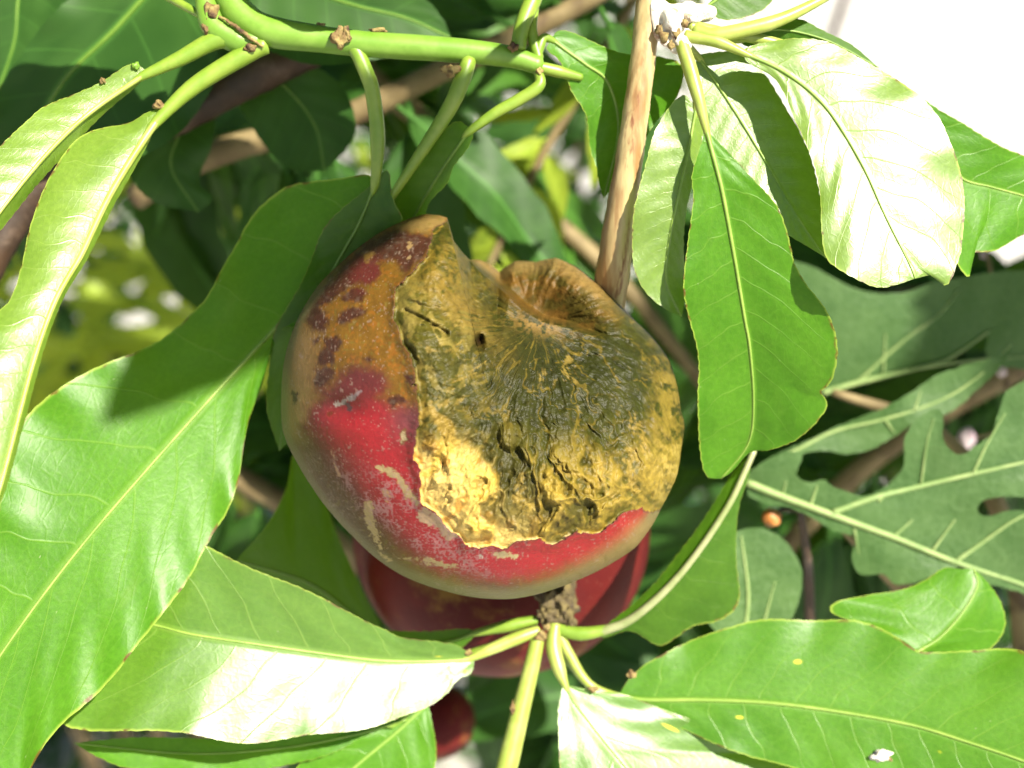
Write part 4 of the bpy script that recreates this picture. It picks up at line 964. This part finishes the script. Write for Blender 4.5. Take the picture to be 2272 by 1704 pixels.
branch("shaded_branch", "leafy branch in shade behind the fig leaves", [(2500,700,-1500),(2200,850,-1600),(1900,1050,-1700),(1650,1350,-1800),(1500,1700,-1900)], [30,26,24,20,14], BARK_TAN, 34, LM_BACK, seed=44, keep=clear_corner)
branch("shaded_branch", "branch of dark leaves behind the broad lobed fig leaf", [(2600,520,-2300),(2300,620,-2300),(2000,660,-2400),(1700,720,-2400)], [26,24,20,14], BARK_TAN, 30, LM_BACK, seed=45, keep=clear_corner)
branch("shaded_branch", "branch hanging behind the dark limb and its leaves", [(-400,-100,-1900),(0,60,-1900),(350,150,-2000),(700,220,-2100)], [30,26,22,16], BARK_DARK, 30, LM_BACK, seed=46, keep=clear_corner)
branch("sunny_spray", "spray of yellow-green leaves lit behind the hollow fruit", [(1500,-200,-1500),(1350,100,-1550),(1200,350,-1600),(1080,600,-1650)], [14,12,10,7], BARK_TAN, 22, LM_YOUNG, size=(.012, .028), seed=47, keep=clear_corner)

# low shrub that catches the sun beyond the left-hand leaves
def shrub(label, px, z, n, size, meshes, seed, rad, height):
    rng = random.Random(seed)
    top = P(px[0], px[1], z); root = thing("low_shrub", (top.x, top.y, 0), label, "shrub")
    for k in range(5):
        a = k * 1.26
        e = top + Vector((math.cos(a) * rad * .6, math.sin(a) * rad * .6, -height * .2))
        c = np.array([(0, 0, 0), (e.x - top.x) * np.array([.2, 0, 0]) + np.array([0, (e.y - top.y) * .2, e.z * .4]), (e.x - top.x, e.y - top.y, e.z)], float)
        cc = spline(c, 16)
        V, F = tube_geo(cc, np.linspace(.009, .003, 16), 8, .1)
        mesh_obj("stem", V, F, BARK_TAN, root)
    for k in range(n):
        v = Vector((rng.gauss(0, .5), rng.gauss(0, .5), rng.gauss(0, .5)))
        p = top + Vector((v.x * rad, v.y * rad, v.z * height))
        d = Vector((rng.uniform(-1, 1), rng.uniform(-1, .4), rng.uniform(-.6, .6))); nr = Vector((rng.uniform(-.6, .6), -.6, rng.uniform(.2, 1)))
        put_leaf(root, meshes, p, d, nr, rng.uniform(*size))
    return root
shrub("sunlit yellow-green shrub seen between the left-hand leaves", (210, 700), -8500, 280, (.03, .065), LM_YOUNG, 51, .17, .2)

# ------------------------------------------------------------------ hedge further back and an unseen tree, its crown placed to shade the background
def leaf_cloud(name, parent, pts, mat, size, seed, veto=None):
    rng = np.random.default_rng(seed); V = []; F = []; A = []
    og = np.array(parent.location)
    for p in pts:
        d = rng.normal(size=3); d[2] -= .5; d /= np.linalg.norm(d)
        nn = rng.normal(size=3) * .7 + np.array([0, -.5, .8]); nn -= d * nn.dot(d); nn /= np.linalg.norm(nn); s = np.cross(nn, d)
        L = rng.uniform(*size)
        if veto is not None and any(veto(p + d * L * f) for f in (0, .5, 1)): continue
        b = len(V); bend = rng.uniform(.1, .3)
        for u, wd in ((0, .01), (.3, .13), (.65, .12), (1, .005)):
            for j in (-1, 0, 1):
                V.append(p - og + L * (d * u + s * wd * j + nn * (-bend * u * u + abs(j) * .05 * wd / .13))); A.append((u * 6 + b, j * wd * 6, j))
        for i in range(3):
            for j in range(2):
                q = b + i * 3 + j; F.append((q, q + 3, q + 4, q + 1))
    return mesh_obj(name, V, F, mat, parent, attrs={'leafco': ('FLOAT_VECTOR', A)})

hr = np.random.default_rng(61)
hedge = thing("hedge", (-.45, 1.55, 0), "dense dark green hedge beyond the nectarine leaves", "hedge")
pts = []
while len(pts) < 9000:
    p = np.array([hr.uniform(-2.2, 1.35), hr.uniform(1.2, 1.9), hr.uniform(0.02, 1.6)])
    q = to_px(p)
    if q is not None and q[0] > 1500 and q[1] < 620: continue
    if p[0] > .9 and p[2] > .75: continue
    pts.append(p)
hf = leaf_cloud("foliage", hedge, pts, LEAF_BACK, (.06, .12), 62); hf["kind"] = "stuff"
for k in range(12):
    x = -2.0 + k * .29
    c = spline([(x + .45, 0.03 * math.sin(k * 3), 0), (x + .45 + .05 * math.sin(k * 2), .05, .5), (x + .45 + .1 * math.sin(k), 0.1 * math.cos(k), 1.1 if x < .5 else .6)], 14)
    V, F = tube_geo(c, np.linspace(.014, .005, 14), 8, .1); mesh_obj("stem", V, F, BARK_DARK, hedge)

tree = thing("nectarine_tree", (-.75, .75, 0), "unseen nectarine tree, leafy crown placed to shade the back of the scene", "tree")
c = spline([(0, 0, 0), (.03, .02, .5), (-.02, .05, 1.0), (.06, .0, 1.5), (.15, -.05, 2.1)], 40)
V, F = tube_geo(c, np.interp(np.linspace(0, 1, 40), [0, .1, 1], [.075, .055, .03]), 18, .1); mesh_obj("trunk", V, F, BARK_DARK, tree)
for (a, b, d) in (((-.02, .05, 1.0), (.5, .02, 1.5), (1.1, -.1, 1.95)), ((.06, 0, 1.5), (.5, .3, 1.9), (1.0, .4, 2.3)), ((.0, .03, 1.2), (-.4, .3, 1.7), (-.7, .5, 2.1))):
    c = spline([a, b, d], 24); V, F = tube_geo(c, np.linspace(.035, .01, 24), 12, .12); mesh_obj("limb", V, F, BARK_DARK, tree)
SUNn = np.array(SUN); cr = np.random.default_rng(71); pts = []
def shades_subject(p):
    for zz in (-350, -200, 0, 200, 420):
        d = D0 - zz * PX
        t = ((p - CAMn) @ Fn - d) / (SUNn @ Fn)          # p - t*SUN lies at depth d
        if t < 0: continue
        s_ = p - t * SUNn; q = to_px(s_)
        if q is not None and -260 < q[0] < 2500 and -200 < q[1] < 1900: return True
    d = D0 + 1550 * PX; t = ((p - CAMn) @ Fn - d) / (SUNn @ Fn); q = to_px(p - t * SUNn)
    return t > 0 and 1000 < q[0] < 1500 and -100 < q[1] < 700
tries = 0
while len(pts) < 2600 and tries < 60000:
    tries += 1
    tgt = Pn(np.array(cr.uniform(-900, 1900)), np.array(cr.uniform(-300, 1700)), np.array(-cr.uniform(900, 14000)))
    p = tgt + SUNn * cr.uniform(.25, 1.1)
    q = to_px(p)
    if p[2] < 1.2 or p[2] > 2.6: continue
    if q is not None and -250 < q[0] < 2520 and -180 < q[1] < 1900: continue
    tq = to_px(tgt)
    if 40 < tq[0] < 380 and 500 < tq[1] < 950 and tq[2] > .6: continue
    if shades_subject(p): continue
    pts.append(p)
print("crown leaves", len(pts))
def veto(p):
    q = to_px(p)
    if q is not None and -300 < q[0] < 2570 and -300 < q[1] < 2000 and q[2] < 1.0: return True
    if q is not None and q[0] > 1500 and -300 < q[1] < 600 and q[0] < 2600: return True
    return shades_subject(p)
tf = leaf_cloud("foliage", tree, pts, LEAF_CROWN, (.05, .09), 72, veto); tf["kind"] = "stuff"

# unseen leaves added above the picture on shoot and twig to shade what lies behind
leaf(shoot, [(520,-150,90),(700,-190,110),(900,-210,110),(1150,-190,80)], [(600,-330),(850,-380),(1050,-320)], [(620,-70),(850,-70),(1050,-90)], LEAF, tL=.1, tR=.1, rib=(5,2), seed=61, N=50, petiole=[(500,-90,60)], pr=(9,8))
leaf(shoot, [(480,-170,90),(330,-190,110),(150,-190,120),(-80,-150,110)], [(400,-320),(180,-350),(0,-280)], [(400,-80),(180,-60),(20,-60)], LEAF, tL=.1, tR=.1, rib=(5,2), seed=62, N=50, petiole=[(490,-110,60)], pr=(9,8))
leaf(shoot, [(560,-390,330),(720,-440,420),(900,-460,470),(1100,-470,480)], [(620,-570),(850,-640),(1020,-590)], [(640,-330),(860,-330),(1030,-370)], LEAF, tL=.1, tR=.1, rib=(5,2), seed=63, N=50, petiole=[(470,-150,40),(500,-220,200)], pr=(9,9,8))
leaf(shoot, [(470,-390,330),(320,-440,420),(150,-460,470),(-50,-470,480)], [(420,-570),(200,-640),(30,-590)], [(420,-330),(200,-330),(30,-370)], LEAF, tL=.1, tR=.1, rib=(5,2), seed=64, N=50, petiole=[(470,-150,40),(480,-220,200)], pr=(9,9,8))

tube("upper_stem", twig, [(1452,-110,100),(1490,-330,420),(1570,-620,860),(1660,-860,1200)], [32,30,28,24], BARK, seg=14, n=40, rough=.05)  # unseen stem added to carry the shading leaf
def shade_leaf(target, t, ax, L, wd, k):  # unseen leaf added in the sun's path to shade the big left leaf
    V, F, A = leaf_variant(k, 20, 5, wd / L)
    a = RIGHT * ax[0] - UP * ax[1]; a = (a - SUN * a.dot(SUN)).normalized()
    base = P(*target) + SUN * t - a * L * .6
    o = mesh_obj("leaf", V, F, LEAF_CROWN, twig, attrs={'leafco': ('FLOAT_VECTOR', A)})
    o.matrix_basis = Matrix.Translation(-Vector(twig.location)) @ frame_mat(base, a, SUN, L)
    return o
shade_leaf((585, 640, -90), .34, (-.74, .67), .058, .030, 8)

# small things: a dried petal on the spotted leaf, a stalk of pale buds beyond the fig leaves
PETAL = stem_mat("dried_petal", (0.55, 0.50, 0.46), (0.72, 0.68, 0.62), (0.30, 0.26, 0.22), rough=.8, scale=900, bump=.8)
pet = thing("dried_petal", P(1961, 1684, -138), "tiny curled whitish dried petal lying on a spotted leaf", "petal")
lump("petal", pet, (1956, 1676, -128), (22, 13, 9), PETAL, 3, .35, 3, 3)
tube("stalk", pet, [(1972,1682,-128),(1984,1694,-130),(1990,1704,-134)], [5,4,2], BUD)
buds = thing("flower_stalk", P(2320, 1500, -1500), "thin stalk with pale pink buds in front of the shaded branch", "flower")
tube("stem", buds, [(2320,1500,-1500),(2290,1150,-1300),(2235,860,-1180),(2215,700,-1150),(2190,560,-1130)], [9,8,7,6,4], BARK_TAN, n=40)
PINK = stem_mat("pale_bud", (0.50, 0.36, 0.42), (0.62, 0.52, 0.55), rough=.7, scale=300)
for k, (x, y, r) in enumerate(((2204, 703, 18), (2222, 823, 14), (2184, 562, 14), (2146, 972, 26))):
    if x == 2146: tube("side_stalk", buds, [(2250,940,-1200),(2190,965,-1190),(2146,972,-1180)], [5,4,4], BARK_TAN)
    lump("flower_bud", buds, (x, y, -1150 if k < 3 else -1180), (r, r * 1.35, r), PINK, 60 + k, .15, 3)
